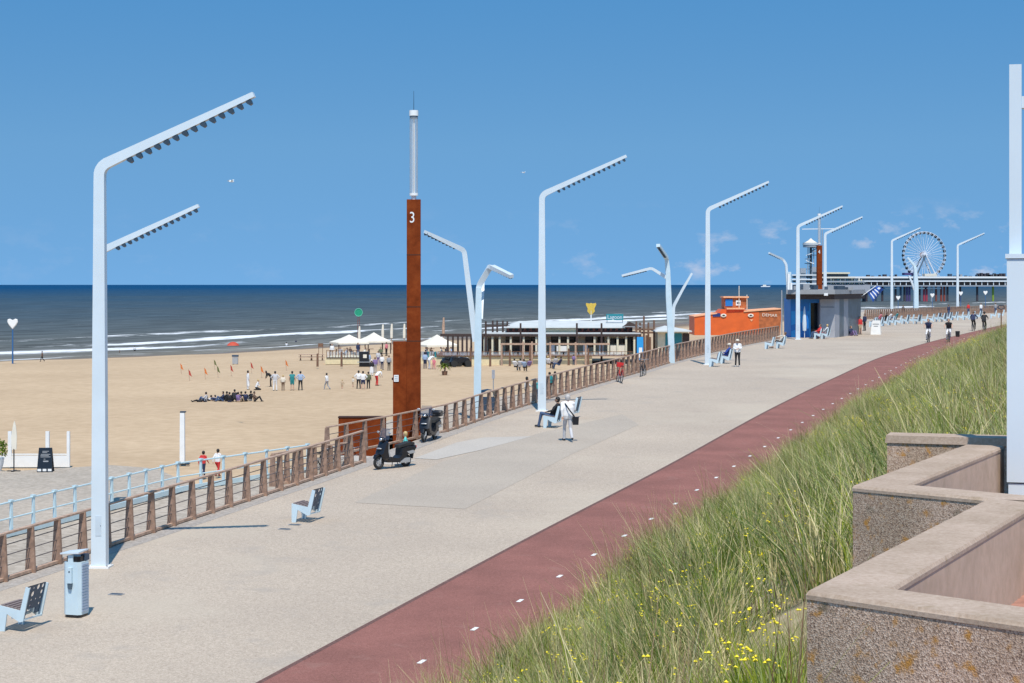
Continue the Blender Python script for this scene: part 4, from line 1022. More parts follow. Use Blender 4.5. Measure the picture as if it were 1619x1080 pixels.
POSES = {
 'stand': dict(pel=(0, 0, .95), ch=(0, 0, 1.26), nk=(0, .0, 1.47), hd=(0, .02, 1.63), sh=.19, el=[(-.25, -.03, 1.16), (.25, -.03, 1.16)], ha=[(-.26, .05, .90), (.26, .05, .90)],
               kn=[(-.10, .02, .50), (.10, .02, .50)], an=[(-.11, -.02, .08), (.11, -.02, .08)]),
 'hips': dict(pel=(0, 0, .95), ch=(0, 0, 1.26), nk=(0, .0, 1.47), hd=(0, .03, 1.63), sh=.19, el=[(-.38, -.06, 1.20), (.38, -.06, 1.20)], ha=[(-.20, .04, 1.02), (.20, .04, 1.02)],
               kn=[(-.12, .02, .50), (.12, .02, .50)], an=[(-.15, -.02, .08), (.15, -.02, .08)]),
 'walk': dict(pel=(0, 0, .93), ch=(0, .02, 1.25), nk=(0, .03, 1.46), hd=(0, .06, 1.62), sh=.19, el=[(-.25, -.12, 1.17), (.25, .08, 1.16)], ha=[(-.24, -.14, .90), (.24, .26, .97)],
               kn=[(-.09, .20, .52), (.09, -.02, .49)], an=[(-.09, .26, .09), (.09, -.32, .16)]),
 'fold': dict(pel=(0, 0, .95), ch=(0, 0, 1.26), nk=(0, .0, 1.47), hd=(0, .04, 1.62), sh=.19, el=[(-.25, .02, 1.16), (.25, .02, 1.16)], ha=[(-.06, .24, 1.16), (.06, .24, 1.12)],
               kn=[(-.10, .02, .50), (.10, .02, .50)], an=[(-.12, -.02, .08), (.12, -.02, .08)]),
 'bend': dict(pel=(0, -.05, .92), ch=(0, .18, 1.18), nk=(0, .34, 1.30), hd=(0, .46, 1.38), sh=.19, el=[(-.23, .36, 1.02), (.23, .36, 1.02)], ha=[(-.15, .48, .80), (.15, .48, .80)],
               kn=[(-.10, .04, .50), (.10, .0, .50)], an=[(-.12, -.02, .08), (.12, -.02, .08)]),
 'kneel': dict(pel=(0, -.1, .30), ch=(0, .0, .60), nk=(0, .05, .80), hd=(0, .09, .96), sh=.18, el=[(-.24, .08, .52), (.24, .08, .52)], ha=[(-.12, .28, .42), (.12, .28, .42)],
               kn=[(-.14, .30, .08), (.14, .30, .08)], an=[(-.12, -.22, .07), (.12, -.22, .07)]),
 'sit': dict(pel=(0, 0, .14), ch=(0, -.08, .44), nk=(0, -.08, .66), hd=(0, -.03, .82), sh=.18, el=[(-.26, .06, .42), (.26, .06, .42)], ha=[(-.14, .30, .40), (.14, .30, .40)],
               kn=[(-.14, .42, .46), (.14, .42, .46)], an=[(-.13, .62, .08), (.13, .62, .08)]),
 'lie': dict(pel=(0, 0, .12), ch=(0, -.30, .22), nk=(0, -.46, .34), hd=(0, -.54, .46), sh=.18, el=[(-.26, -.46, .10), (.26, -.46, .10)], ha=[(-.22, -.22, .06), (.22, -.22, .06)],
               kn=[(-.10, .44, .22), (.10, .44, .14)], an=[(-.12, .86, .07), (.12, .86, .07)]),
 'chair': dict(pel=(0, .0, .56), ch=(0, -.13, .84), nk=(0, -.22, 1.05), hd=(0, -.20, 1.22), sh=.19, el=[(-.26, -.06, .76), (.26, -.06, .76)], ha=[(-.15, .22, .70), (.15, .22, .70)],
               kn=[(-.12, .48, .64), (.12, .52, .60)], an=[(-.12, .58, .12), (.12, .66, .12)]),
 'recline': dict(pel=(0, .0, .56), ch=(0, -.18, .82), nk=(0, -.30, 1.02), hd=(0, -.34, 1.19), sh=.19, el=[(-.44, -.06, 1.0), (.40, -.2, .86)], ha=[(-.66, .22, .92), (.30, .12, .70)],
               kn=[(-.14, .46, .62), (.14, .50, .58)], an=[(-.12, .62, .12), (.14, .78, .12)]),
 'ride': dict(pel=(0, -.14, .98), ch=(0, .02, 1.28), nk=(0, .08, 1.48), hd=(0, .13, 1.64), sh=.18, el=[(-.30, .20, 1.22), (.30, .20, 1.22)], ha=[(-.27, .42, 1.08), (.27, .42, 1.08)],
               kn=[(-.13, .24, .78), (.13, .22, .60)], an=[(-.13, .10, .44), (.13, .04, .22)]),
 'child': dict(pel=(0, 0, .62), ch=(0, 0, .84), nk=(0, .0, 1.0), hd=(0, .02, 1.15), sh=.13, el=[(-.20, .03, .78), (.20, .06, .80)], ha=[(-.20, .16, .62), (.20, .20, .70)],
               kn=[(-.08, .04, .33), (.08, -.02, .33)], an=[(-.09, .06, .07), (.09, -.12, .07)]),
}
QUEUE = []
def person(label, loc, face, pose='stand', top='white', bot='black', skin='light', hair='black', sleeves=1, legs=1, shoe='black', hat=None, group=None, s=1.0,
           detail=False, skirt=False, jacket=1.0, name='person', cat='person'):
    """face = plan angle the person looks towards (radians, 0 = +x)"""
    p = POSES[pose]; V = lambda q: Vector(q); bones = []
    small = .72 if pose == 'child' else 1.0
    def b(a, ra, c, rc, tag_): bones.append((V(a), ra*small, V(c), rc*small, tag_))
    pel, chs, nk, hd = V(p['pel']), V(p['ch']), V(p['nk']), V(p['hd'])
    up = (hd-pel).normalized()
    # head: skull, face and chin, nose
    b(hd, .098, hd+Vector((0, .012, -.045)), .078, 'skin')
    b(hd+Vector((0, .045, -.05)), .055, hd+Vector((0, .055, -.085)), .040, 'skin')
    b(hd+Vector((0, -.02, .025)), .103, hd+Vector((0, -.03, -.03)), .092, 'hair')
    b(nk, .058, hd+Vector((0, -.015, -.07)), .052, 'skin')
    if detail:
        b(hd+Vector((0, .098, -.02)), .014, hd+Vector((0, .115, -.045)), .016, 'skin')
        for e in (-1, 1): b(hd+Vector((e*.088, -.005, -.02)), .02, hd+Vector((e*.09, -.01, -.05)), .016, 'skin')
    # torso
    k = jacket
    for e in (-1, 1):
        b(pel+Vector((e*.075, 0, .02)), .115*k, chs+Vector((e*.075, 0, 0)), .118*k, 'top')
        b(chs+Vector((e*.075, 0, 0)), .118*k, nk+Vector((e*.06*small, 0, -.085)), .078*k, 'top')
        b(nk+Vector((e*.04, 0, -.04)), .058*k, nk+Vector((e*p['sh'], 0, -.07)), .066*k, 'top')
        b(pel+Vector((e*.08, 0, -.02)), .118, pel+Vector((e*.085, 0, -.06)), .110, 'bot')
    ls = 'top'
    for i, e in enumerate((-1, 1)):
        S_ = nk+Vector((e*p['sh'], 0, -.075)); E = V(p['el'][i]); H = V(p['ha'][i]); f = (H-E).normalized()
        b(S_, .060*k, E, .046*k, 'top' if sleeves else 'skin')
        if not sleeves: b(S_, .064*k, S_.lerp(E, .4), .056*k, 'top')
        b(E, .045*(k if sleeves == 1 else 1), H-f*.05, .032, 'top' if sleeves == 1 else 'skin')
        if detail:
            side = Vector((1, 0, 0)); side = (side-f*side.dot(f)).normalized(); nn = f.cross(side)
            b(H-f*.05, .028, H+f*.01, .024, 'skin')
            for q in (-1.5, -.5, .5, 1.5): b(H-f*.03+side*.013*q, .017, H+f*.04+side*.017*q, .014, 'skin')
            for q, ln_ in zip((-1.5, -.5, .5, 1.5), (.062, .078, .082, .070)):
                r0 = H+f*.035+side*.019*q; r1 = r0+f*ln_*.5-nn*.004; r2 = r1+f*ln_*.38+nn*.022; b(r0, .0098, r1, .0092, 'skin'); b(r1, .0092, r2, .008, 'skin')
            b(H-f*.01-side*.026*e, .014, H+f*.035-side*.050*e+nn*.012, .0105, 'skin')
        else:
            b(H-f*.05, .034, H+f*.07, .026, 'skin')
        hip = pel+Vector((e*.09, 0, -.04)); K = V(p['kn'][i]); A_ = V(p['an'][i])
        b(hip, .098, K, .064, 'bot' if (legs or skirt) else 'skin')
        if legs == 0 and not skirt: b(hip, .104, hip.lerp(K, .75), .085, 'bot')
        b(K, .060, K.lerp(A_, .35), .060, 'bot' if legs == 1 else 'skin'); b(K.lerp(A_, .35), .060, A_, .042 if legs != 1 else .052, 'bot' if legs == 1 else 'skin')
        toe = Vector((e*.02, .15, -.035)) if pose not in ('kneel',) else Vector((0, -.13, -.02))
        if pose == 'lie': toe = Vector((0, .10, .09))
        b(A_+Vector((0, -.045, -.03)), .040, A_+toe, .034, 'shoe')
    if skirt:
        kc = (V(p['kn'][0])+V(p['kn'][1]))/2
        for e in (-1, 0, 1): b(pel+Vector((e*.06, 0, -.02)), .12, pel.lerp(Vector((kc.x+e*.11, kc.y, kc.z-.18)), 1), .11, 'bot')
    # union of capsules, later fused into a single skin
    mb = MB()
    for a, ra, c, rc, tg_ in bones:
        d = (c-a); L_ = d.length; d = d.normalized() if L_ > 1e-6 else Vector((0, 0, 1)); ref = Vector((1, 0, 0)) if abs(d.x) < .8 else Vector((0, 1, 0)); u = (ref-d*ref.dot(d)).normalized(); v = d.cross(u)
        sg = 10; vs = [a-d*ra]; fs = []; rings = [(a-d*ra*.71, ra*.71), (a, ra), (c, rc), (c+d*rc*.71, rc*.71)]
        for q, r_ in rings: vs += [q+(u*math.cos(2*math.pi*i/sg)+v*math.sin(2*math.pi*i/sg))*r_ for i in range(sg)]
        vs.append(c+d*rc); T = len(vs)-1
        for i in range(sg): fs.append((0, 1+(i+1) % sg, 1+i)); fs.append((T, T-sg+i, T-sg+(i+1) % sg))
        for r_ in range(3):
            for i in range(sg): o_ = 1+r_*sg; fs.append((o_+i, o_+(i+1) % sg, o_+sg+(i+1) % sg, o_+sg+i))
        mb.add(vs, fs)
    root = thing(name, label, cat, loc, face-math.pi/2, group); root.scale = (s, s, s)
    body = mb.build('body', 'white', root)
    hc = C.get(hair, (.02, .015, .01)) if hair != 'black' else (.012, .010, .009)
    QUEUE.append((body, bones, dict(skin=cloth(SK[skin], .55), hair=cloth(hc, .6), top=cloth(C[top]), bot=cloth(C[bot]), shoe=cloth(C[shoe])), .0085 if detail else .021*small**.5))
    if hat:
        h = MB().ball(hd+Vector((0, -.01, .05)), (.118, .125, .085)).cyl(hd+Vector((0, .02, .035)), hd+Vector((0, .02, .05)), .155 if hat[1] else .125, seg=18)
        if not hat[1]: h.box(hd+Vector((0, .15, .04)), (.13, .12, .015))
        h.build('hat', cloth(C[hat[0]]), root)
    if detail:
        for e in (-1, 1): MB().ball(hd+Vector((e*.034, .088, -.012)), .011, 8, 6).build('eye', 'black', root)
        MB().box(hd+Vector((0, .092, -.083)), (.04, .012, .008)).build('mouth', 'redbrown', root)
    return root
def finalize_people():
    for o, bones, mats, vx in QUEUE:
        md = o.modifiers.new('fuse', 'REMESH'); md.mode = 'VOXEL'; md.voxel_size = vx; md.use_smooth_shade = True
        sm = o.modifiers.new('soften', 'SMOOTH'); sm.factor = .5; sm.iterations = 2
    bpy.context.view_layer.update(); dg = bpy.context.evaluated_depsgraph_get()
    for o, bones, mats, vx in QUEUE:
        me = bpy.data.meshes.new_from_object(o.evaluated_get(dg)); me.name = 'body'; me.materials.clear()
        order = ['skin', 'hair', 'top', 'bot', 'shoe']
        for k in order: me.materials.append(mats[k])
        n_ = len(me.polygons); c = np.zeros(n_*3); me.polygons.foreach_get('center', c); c = c.reshape(-1, 3)
        best = np.full(n_, 1e9); idx = np.zeros(n_, dtype=np.int32)
        for a, ra, q, rc, tg_ in bones:
            a = np.array(a); d = np.array(q)-a; L2 = max(1e-9, d @ d); t = np.clip(((c-a) @ d)/L2, 0, 1)
            dist = np.linalg.norm(c-(a+t[:, None]*d), axis=1)-(ra+(rc-ra)*t)-(.004 if tg_ in ('top', 'bot', 'hair') else 0)
            w_ = dist < best; best[w_] = dist[w_]; idx[w_] = order.index(tg_)
        me.polygons.foreach_set('material_index', idx); me.polygons.foreach_set('use_smooth', [True]*n_); o.modifiers.clear(); o.data = me; me.update()

# ---------------- people on the promenade
SEA = R(163)            # towards the sea, across the promenade
pm = person('elderly person in a white jacket with a black shoulder strap, seen from behind, walking', G(898, 698), R(100), 'walk', 'white', 'lgrey', hair='bgrey', detail=True, jacket=1.32, s=1.07)
bag = thing('shoulder_bag', 'black shoulder bag hanging at the right hip of the person in white', 'bag', pm.location+Vector((.30, -.06, .0)), R(5))
MB().prism([(-.11, .66), (.11, .66), (.13, .98), (-.13, .98)], -.07, .07, .1).build('bag_body', 'black', bag)
MB().sweep([(-.05, -.05, .98), (-.14, -.145, 1.10), (-.26, -.175, 1.25), (-.36, -.15, 1.40), (-.42, -.03, 1.50), (-.38, .10, 1.38), (-.20, .17, 1.15), (-.03, .07, .98)], (0, 0, 1), [.05]*8, [.02]*8).build('strap', 'black', bag)
c3 = G(859, 677)
def on_chair(g, off=(.31, .37)):
    a = R(-17); return g+Vector((off[0]*math.cos(a)-off[1]*math.sin(a), off[0]*math.sin(a)+off[1]*math.cos(a), -.02))
person('man in a dark jacket and blue jeans sitting in a steel chair, facing the sea', on_chair(c3), SEA, 'chair', 'black', 'jeans', 'tan', detail=True)
person('person in a bright blue jacket and pale hat sitting in a steel chair', on_chair(G(1139, 575)), SEA, 'chair', 'blue', 'jeans', hat=('cream', True), hair='bgrey', jacket=1.15)
person('woman in white jacket and pale cap standing beside the sitter in blue', G(1166, 580), R(-95), 'fold', 'white', 'black', hat=('cream', False), hair='brown', jacket=1.1, shoe='white')
person('man in pale shirt and dark shorts reclining with an arm stretched over the chairs', on_chair(G(1227, 551)), SEA, 'recline', 'cream', 'black', 'light', hair='brown', sleeves=1, legs=0)
person('person in a red jacket sitting in front of the kiosk door', on_chair(G(1287, 536)), R(190), 'chair', 'red', 'jeans', hair='brown', jacket=1.2)
person('person with pale clothes sitting beside the red jacket in front of the kiosk', on_chair(G(1298, 536)), R(150), 'chair', 'white', 'pink', hair='blond')
person('woman in a red top standing at the right corner of the kiosk', G(1360, 529), R(-60), 'stand', 'red', 'beige', hair='brown', legs=0)
person('dark dressed person behind the woman in red at the kiosk corner', G(1367, 523), R(-150), 'stand', 'navy', 'black')
person('person sitting low in dark clothes against the slate side of the kiosk', G(1346, 531), R(-60), 'sit', 'navy', 'purple', hair='brown')
for i, (px, py, tp, bt, lab) in enumerate([(1390, 513, 'pink', 'grey', 'person in pink sitting among the far chairs'), (1399, 513, 'black', 'black', 'person in black sitting among the far chairs'),
        (1406, 512, 'white', 'lgrey', 'person in white sitting among the far chairs, left of the far lamp'), (1416, 511, 'teal', 'jeans', 'person in teal sitting among the far chairs, right of the far lamp')]):
    person(lab, G(px, py), R(150), 'chair', tp, bt, hair='brown', s=1.1)
for px, py, tp, lab in ((1428, 498, 'black', 'person in black standing at the distant railing'), (1500, 497, 'navy', 'person in navy standing at the distant railing left of the last lamp'),
                        (1531, 493, 'red', 'person in red standing at the distant railing'), (1551, 493, 'white', 'person in white standing at the distant railing'), (1574, 492, 'grey', 'person in grey standing at the distant railing near the right edge')):
    q = G(px, py+5); person(lab, q, R(120), 'stand', tp, 'jeans', hair='brown')
# ---------------- behind the railing
def low(px, Y, z): return Vector(((px-809.5)/F*Y, Y, z))
person('child in an aqua top with blond hair between the two scooters', low(641, 71.5, -7.25), R(180), 'stand', 'aqua', 'navy', hair='blond', s=.88)
person('child in a white shirt behind the railing left of the second lamp', low(833, 93.0, zprom(93)-.28), R(30), 'child', 'white', 'black', hair='black')
person('person in a teal shirt behind the railing, left of the second lamp foot', low(848, 91.5, zprom(91.5)-.28), R(90), 'bend', 'teal', 'navy', hair='brown', s=.8)
person('person in a teal shirt behind the railing, just right of the second lamp', low(869, 96, zprom(96)-.28), R(120), 'stand', 'teal', 'black', hair='black', s=.72)
person('person in a teal shirt and shorts behind the sitting man', low(877.5, 97, zprom(97)-.28), R(150), 'stand', 'teal', 'beige', hair='black', legs=0, s=.7)
person('child in a red top walking on the lower path, left of the pair', low(321, 83.0, -8.77), R(60), 'walk', 'red', 'navy', hair='black', s=.72)
person('child in a white top walking on the lower path, right of the pair', low(344, 83.6, -8.77), R(60), 'walk', 'white', 'red', hair='black', s=.74)
# ---------------- beach group
def bp(label, px, py, h, pose='stand', top='white', bot='black', face=90, **k):
    g = B(px, py); full = {'kneel': 1.05, 'sit': .92, 'child': 1.25, 'lie': .55, 'chair': 1.3, 'bend': 1.5}.get(pose, 1.73)
    s_ = h*g.y/F/full; s_ = max(.7, min(1.25, s_)); return person(label, g, R(face), pose, top, bot, s=s_, **k)
bp('woman in a long white dress on the sand', 392, 616, 30, 'stand', 'white', 'white', 20, skirt=True, hair='black')
bp('child in a white top kneeling on the sand beside the woman in white', 407, 617, 17, 'kneel', 'white', 'black', 0, hair='blond')
bp('person in black leaning, half hidden behind the man in white trousers', 428, 612, 26, 'bend', 'black', 'black', 200)
bp('man in a grey shirt and white trousers standing with hands on hips', 435, 618, 31, 'hips', 'lgrey', 'white', 95, hair='black')
bp('girl in a pale pink top and dark trousers standing in the beach row', 447.5, 618, 25, 'stand', 'cream', 'brown', 90, hair='blond')
bp('person in a teal shirt and shorts standing in the beach row', 462, 618, 31, 'stand', 'teal', 'teal', 90, legs=0, sleeves=0)
bp('person in a light blue shirt and black trousers standing in the beach row', 475, 618, 31, 'hips', 'lblue', 'black', 90)
bp('person in a white top and grey trousers walking alone on the sand', 517, 617, 27, 'walk', 'white', 'grey', 150)
bp('small child in beige playing on the sand', 541, 616, 16, 'child', 'beige', 'beige', 60, hair='blond', legs=0)
bp('child in cream standing left of the three adults', 558, 613, 18, 'child', 'cream', 'beige', 30, hair='blond', legs=0)
bp('man in a white shirt and black trousers, left of the three adults', 567, 616, 30, 'hips', 'white', 'black', 90)
bp('man in a white shirt and navy shorts, middle of the three adults', 574, 617, 30, 'hips', 'white', 'navy', 90, legs=0)
bp('person in olive and black, right of the three adults', 582.5, 616, 28, 'stand', 'olive', 'black', 90)
bp('person in white with red trousers bending next to the three adults', 596, 610, 26, 'bend', 'white', 'red', 40, hair='blond')
bp('person in black with a white hat among the people behind the adults', 587.5, 594, 25, 'stand', 'black', 'white', 90, hat=('white', True), skirt=True)
bp('person in purple standing beside the white hat', 593, 590, 25, 'stand', 'purple', 'grey', 90, hair='brown')
bp('person in white with dark trousers near the tower edge', 604, 585, 24, 'stand', 'white', 'navy', 80)
bp('person in dark clothes right beside the tower edge', 615, 586, 24, 'stand', 'grey', 'black', 80, hair='brown')
bp('person in a pale coat near the black stall', 583, 580, 22, 'stand', 'lblue', 'grey', 100, hair='brown')
bp('person in pale grey standing by the tents', 598, 577, 22, 'stand', 'lgrey', 'purple', 100, hair='brown')
bp('person in blue and white just right of the tower', 672, 583, 26, 'stand', 'lblue', 'navy', 100)
bp('person in white leaning forward right of the tower', 679, 584, 24, 'bend', 'white', 'lgrey', 30, hair='brown')
bp('person in dark clothes standing behind the pink child', 673, 575, 22, 'stand', 'navy', 'black', 120)
bp('child in pink riding a small bicycle on the sand', 686, 584, 19, 'child', 'pink', 'pink', -60, hair='brown')
SG = [(318, 636, 'lie', 'black', 'black', 180), (331, 634, 'lie', 'lgrey', 'black', 200), (325, 636, 'sit', 'lgrey', 'jeans', 170), (343, 634, 'lie', 'navy', 'jeans', 20),
      (352, 635, 'sit', 'navy', 'jeans', 200), (358, 635, 'sit', 'black', 'black', 150), (363, 636, 'sit', 'black', 'navy', 90), (371, 635, 'kneel', 'black', 'black', 100), (377, 636, 'sit', 'purple', 'beige', 60),
      (382, 635, 'sit', 'black', 'black', 60), (388, 635, 'sit', 'navy', 'black', 100), (396, 634, 'sit', 'black', 'grey', 150), (403, 635, 'sit', 'brown', 'black', 0)]
lb = ['far left of the sitting group, lying in black', 'in light grey lying second from the left of the sitting group', 'in light grey sitting up at the left of the sitting group',
      'lying in navy left of the dense sitting group', 'in navy and jeans sitting where the dense group starts', 'in black sitting second in the dense group', 'in black and navy sitting third in the dense group',
      'in black kneeling tallest in the middle of the sitting group', 'in purple and beige sitting right of the kneeling one', 'in black sitting right of the purple top', 'in navy and black sitting in the right half of the group',
      'in black and grey sitting near the right end of the group', 'in brown sitting at the right end of the group']
for (px, py, po, tp, bt, fa), lab in zip(SG, lb): bp('person '+lab, px, py, {'sit': 16, 'kneel': 19, 'lie': 9}[po], po, tp, bt, fa, group='people sitting together on the sand')
bp('distant person in dark clothes walking at the waterline near the heart lamp', 67, 572, 17, 'walk', 'brown', 'black', 180)
bp('distant person with a white top at the waterline right of the nearest lamp', 213, 560, 13, 'stand', 'white', 'black', 90)
bp('distant person bending at the waterline beside the dog', 189, 562, 9, 'child', 'brown', 'brown', 0, hair='brown')
bp('distant person in white sitting at the water near the wooden benches', 453, 549, 8, 'sit', 'white', 'black', 90)
bp('distant person in dark clothes wading near the wooden benches', 468, 545, 8, 'child', 'navy', 'navy', 90)
def seated(label, px, py, tp, bt, fa, **k): return bp(label, px, py, 20, 'chair', tp, bt, fa, **k)
seated('person in white on a seat right of the small palm tents', 815, 587, 'white', 'black', 60)
seated('person in grey on a seat in front of the pavilion, left group', 822, 587, 'lgrey', 'lgrey', 100)
seated('person in light blue beside the left group seats', 829, 588, 'lblue', 'black', 80)
seated('person in pale striped clothes, right of the left group', 836, 587, 'purple', 'beige', 120, hair='brown')
seated('person in white sitting right of the second lamp pole', 868, 583, 'white', 'brown', 60, hair='blond')
seated('person in pale grey sitting right of the second lamp pole', 877, 583, 'lgrey', 'navy', 120)
seated('person in navy sitting at the right end by the railing', 884, 584, 'navy', 'jeans', 150)
bp('person in navy standing in front of the pavilion deck', 907, 578, 17, 'stand', 'purple', 'navy', 90)
# ---------------- people under the tents
rp = random.Random(5)
tops = ['white', 'grey', 'lblue', 'black', 'navy', 'cream', 'pink', 'olive', 'lgrey', 'brown']
kinds = [(525, 566), (538, 566), (546, 567), (556, 566), (566, 564), (575, 566), (611, 563), (602, 566), (676, 566), (684, 567), (700, 566), (708, 566), (716, 566)]
for i, (px, py) in enumerate(kinds):
    tp = tops[i % 10]; y_ = py+rp.uniform(-1, 1)
    po = 'stand' if i in (0, 4, 6) else 'chair'
    where = ['at the left edge of the first tent', 'seated left under the first tent', 'seated in the middle under the first tent', 'seated right under the first tent', 'standing between the two left tents',
             'seated left under the second tent', 'standing at the right of the second tent', 'seated right under the second tent', 'seated left under the right tent', 'seated in the middle under the right tent',
             'seated right under the right tent', 'seated just outside the right tent', 'seated farthest right of the right tent'][i]
    g = B(px, py+9); g = Vector(((px-809.5)/F*(g.y+6), g.y+6, 0)); g.z = -(py-450)/F*g.y
    person('guest in %s %s' % ({'lblue': 'light blue', 'lgrey': 'light grey'}.get(tp, tp), where), g, R(rp.uniform(0, 360)), po, tp, rp.choice(['black', 'jeans', 'beige']), hair='brown')
# ================================================================ BICYCLES AND RIDERS
def bicycle(label, loc, rz, col='black', group='bicycles', lean=0.0):
    t = thing('bicycle', label, 'bicycle', loc, rz, group); t.rotation_euler = (lean, 0, rz)
    for x, nm in ((.53, 'front_wheel'), (-.53, 'rear_wheel')):
        q = thing_part(nm, t, (x, 0, .34))
        MB().tube([(math.cos(a)*.325, 0, math.sin(a)*.325) for a in np.linspace(0, 2*math.pi, 25)[:-1]], .022, 6, closed=True).build('tyre', 'rubber', q)
        r_ = MB()
        for k in range(10): a = k*math.pi/5; r_.bar((0, 0, 0), (math.cos(a)*.31, 0, math.sin(a)*.31), .006, .006)
        r_.cyl((0, -.03, 0), (0, .03, 0), .025, seg=8).build('spokes', 'silver', q)
    f = MB(); bb = (-.08, 0, .29); st = (-.22, 0, .80); hd = (.34, 0, .84)
    for a, c, r_ in ((bb, st, .018), (bb, (.37, 0, .68), .02), (st, hd, .016), (bb, (-.53, 0, .34), .012), (st, (-.53, 0, .34), .011), (hd, (.38, 0, .66), .018)): f.cyl(a, c, r_, seg=7)
    f.cyl((.38, 0, .66), (.53, .05, .34), .012, seg=6).cyl((.38, 0, .66), (.53, -.05, .34), .012, seg=6); f.build('frame', col, t)
    MB().cyl((hd[0], 0, hd[2]), (.31, 0, 1.0), .014, seg=6).tube([(.18, -.28, 1.04), (.30, -.18, 1.05), (.33, 0, 1.0), (.30, .18, 1.05), (.18, .28, 1.04)], .013, 6).build('handlebar', 'silver', t)
    MB().cyl(st, (-.24, 0, .90), .013, seg=6).prism([(-.38, .90), (-.36, .96), (-.10, .93), (-.10, .91)], -.08, .08, .2).build('saddle', 'rubber', t)
    MB().cyl((-.08, -.02, .29), (-.08, .02, .29), .09, seg=12).bar((-.08, -.06, .29), (.06, -.06, .20), .02, .02).bar((-.08, .06, .29), (-.22, .06, .38), .02, .02).build('crank', 'silver', t)
    MB().prism([(-.85, .46), (-.62, .69), (-.40, .70), (-.40, .68), (-.62, .66), (-.83, .44)], -.03, .03).box((-.50, 0, .74), (.34, .12, .02)).build('mudguard_and_rack', col, t)
    return t
b1 = bicycle('red bicycle leaning on the tan railing in the middle of the promenade', G(979, 605), R(98), 'red', lean=R(7))
MB().box((.42, 0, .98), (.30, .34, .26), top=1.1).build('front_basket', 'red', b1)
bicycle('black bicycle in front of the seated guests behind the third lamp', G(1108, 562)+Vector((-.2, .4, 0)), R(80), 'black', lean=R(6))
for i, (px, Y, z, rz, lab) in enumerate([(512, 66.5, -7.0, 60, 'black bicycle leftmost of the three by the steps'), (524, 67.3, -6.98, 75, 'black bicycle in the middle of the three by the steps'), (553, 70.5, -7.3, 60, 'black bicycle right of the steps beside the rust wall')]):
    bicycle(lab, low(px, Y, z), R(rz))
bicycle('distant dark bicycle parked by the railing left of the kiosk lamp', low(1017, 107, -5.4), R(75), 'black')
kb = dict(group='bicycles ridden on the red path')
def rider(px, py, top, bot, hair, away, lab, side=0):
    g = G(px, py); d, r_ = pdir(Xdot, g.y); a = math.atan2(d.y, d.x)+(0 if away else math.pi)
    s_ = 1.0
    bicycle('bicycle ridden by the cyclist '+lab.split(',')[0]+(' on the '+('left' if 'left' in lab else 'right')), g, a, 'black', 'bicycles ridden on the red path').scale = (1.14, 1.14, 1.14)
    return person('cyclist '+lab, g, a, 'ride', top, bot, hair=hair, shoe='black', group='cyclists on the red path', sleeves=0 if not away else 1, s=1.14)
rider(1468, 541, 'navy', 'white', 'brown', False, 'in a dark vest and white trousers, approaching on the left')
rider(1500, 541, 'black', 'white', 'brown', False, 'in a black top with a side bag, approaching on the right')
rider(1539, 523, 'navy', 'black', 'brown', True, 'in navy riding away, left of the far pair')
rider(1556, 524, 'black', 'black', 'black', True, 'in black riding away, right of the far pair')
g = G(1507, 539); pb = thing('pannier_bag', 'black pannier bag on the bicycle of the cyclist in black and white', 'bag', g+Vector((.38, .0, .35)), 0)
MB().prism([(-.16, 0), (.16, 0), (.19, .5), (-.19, .5)], -.09, .09, .1).build('bag_body', 'black', pb)

# ================================================================ KIOSK
Yk = 167.0
def K(px, py, dy=0): return P(px, py, Yk+dy)
ko = K(1285, 536); kz = ko.z
kt = thing('beach_kiosk', 'promenade kiosk with a bright blue wall, grey front and flat roof', 'kiosk', ko)
def kb_(name, m, px0, px1, pyt, pyb, dy0, dy1, par=None):
    """box whose front face covers the given photo rectangle"""
    a = K(px0, pyb, dy0); c = K(px1, pyt, dy0); zb = min(a.z, 99); return MB().box(((a.x+c.x)/2, Yk+(dy0+dy1)/2, (a.z+c.z)/2), (abs(c.x-a.x), abs(dy1-dy0), abs(c.z-a.z))).build(name, m, par or kt, ko, smooth=False)
kb_('blue_wall', 'bluewall', 1250, 1281, 472, 537, 0, 4)
kb_('blue_wall', 'bluewall', 1281, 1297, 472, 479, 0, 4)
kb_('inside_wall', 'win', 1281, 1297, 479, 537, 1.2, 4)
MB().add([K(1251, 492, -.01), K(1297-17, 492, -.01), K(1275, 508, -.01), K(1251, 514, -.01)], [(0, 1, 2, 3)]).build('mural', 'blueart', kt, ko, smooth=False)
MB().add([K(1251, 524, -.01), K(1262, 519, -.01), K(1268, 537, -.01), K(1251, 537, -.01)], [(0, 3, 2, 1)]).build('mural', 'blueart', kt, ko, smooth=False)
kb_('grey_front', 'greywall', 1297, 1320, 472, 536, -.6, 4)
kb_('front_sheet', 'lampdark', 1297.6, 1319.4, 485.2, 486, -.62, -.6)
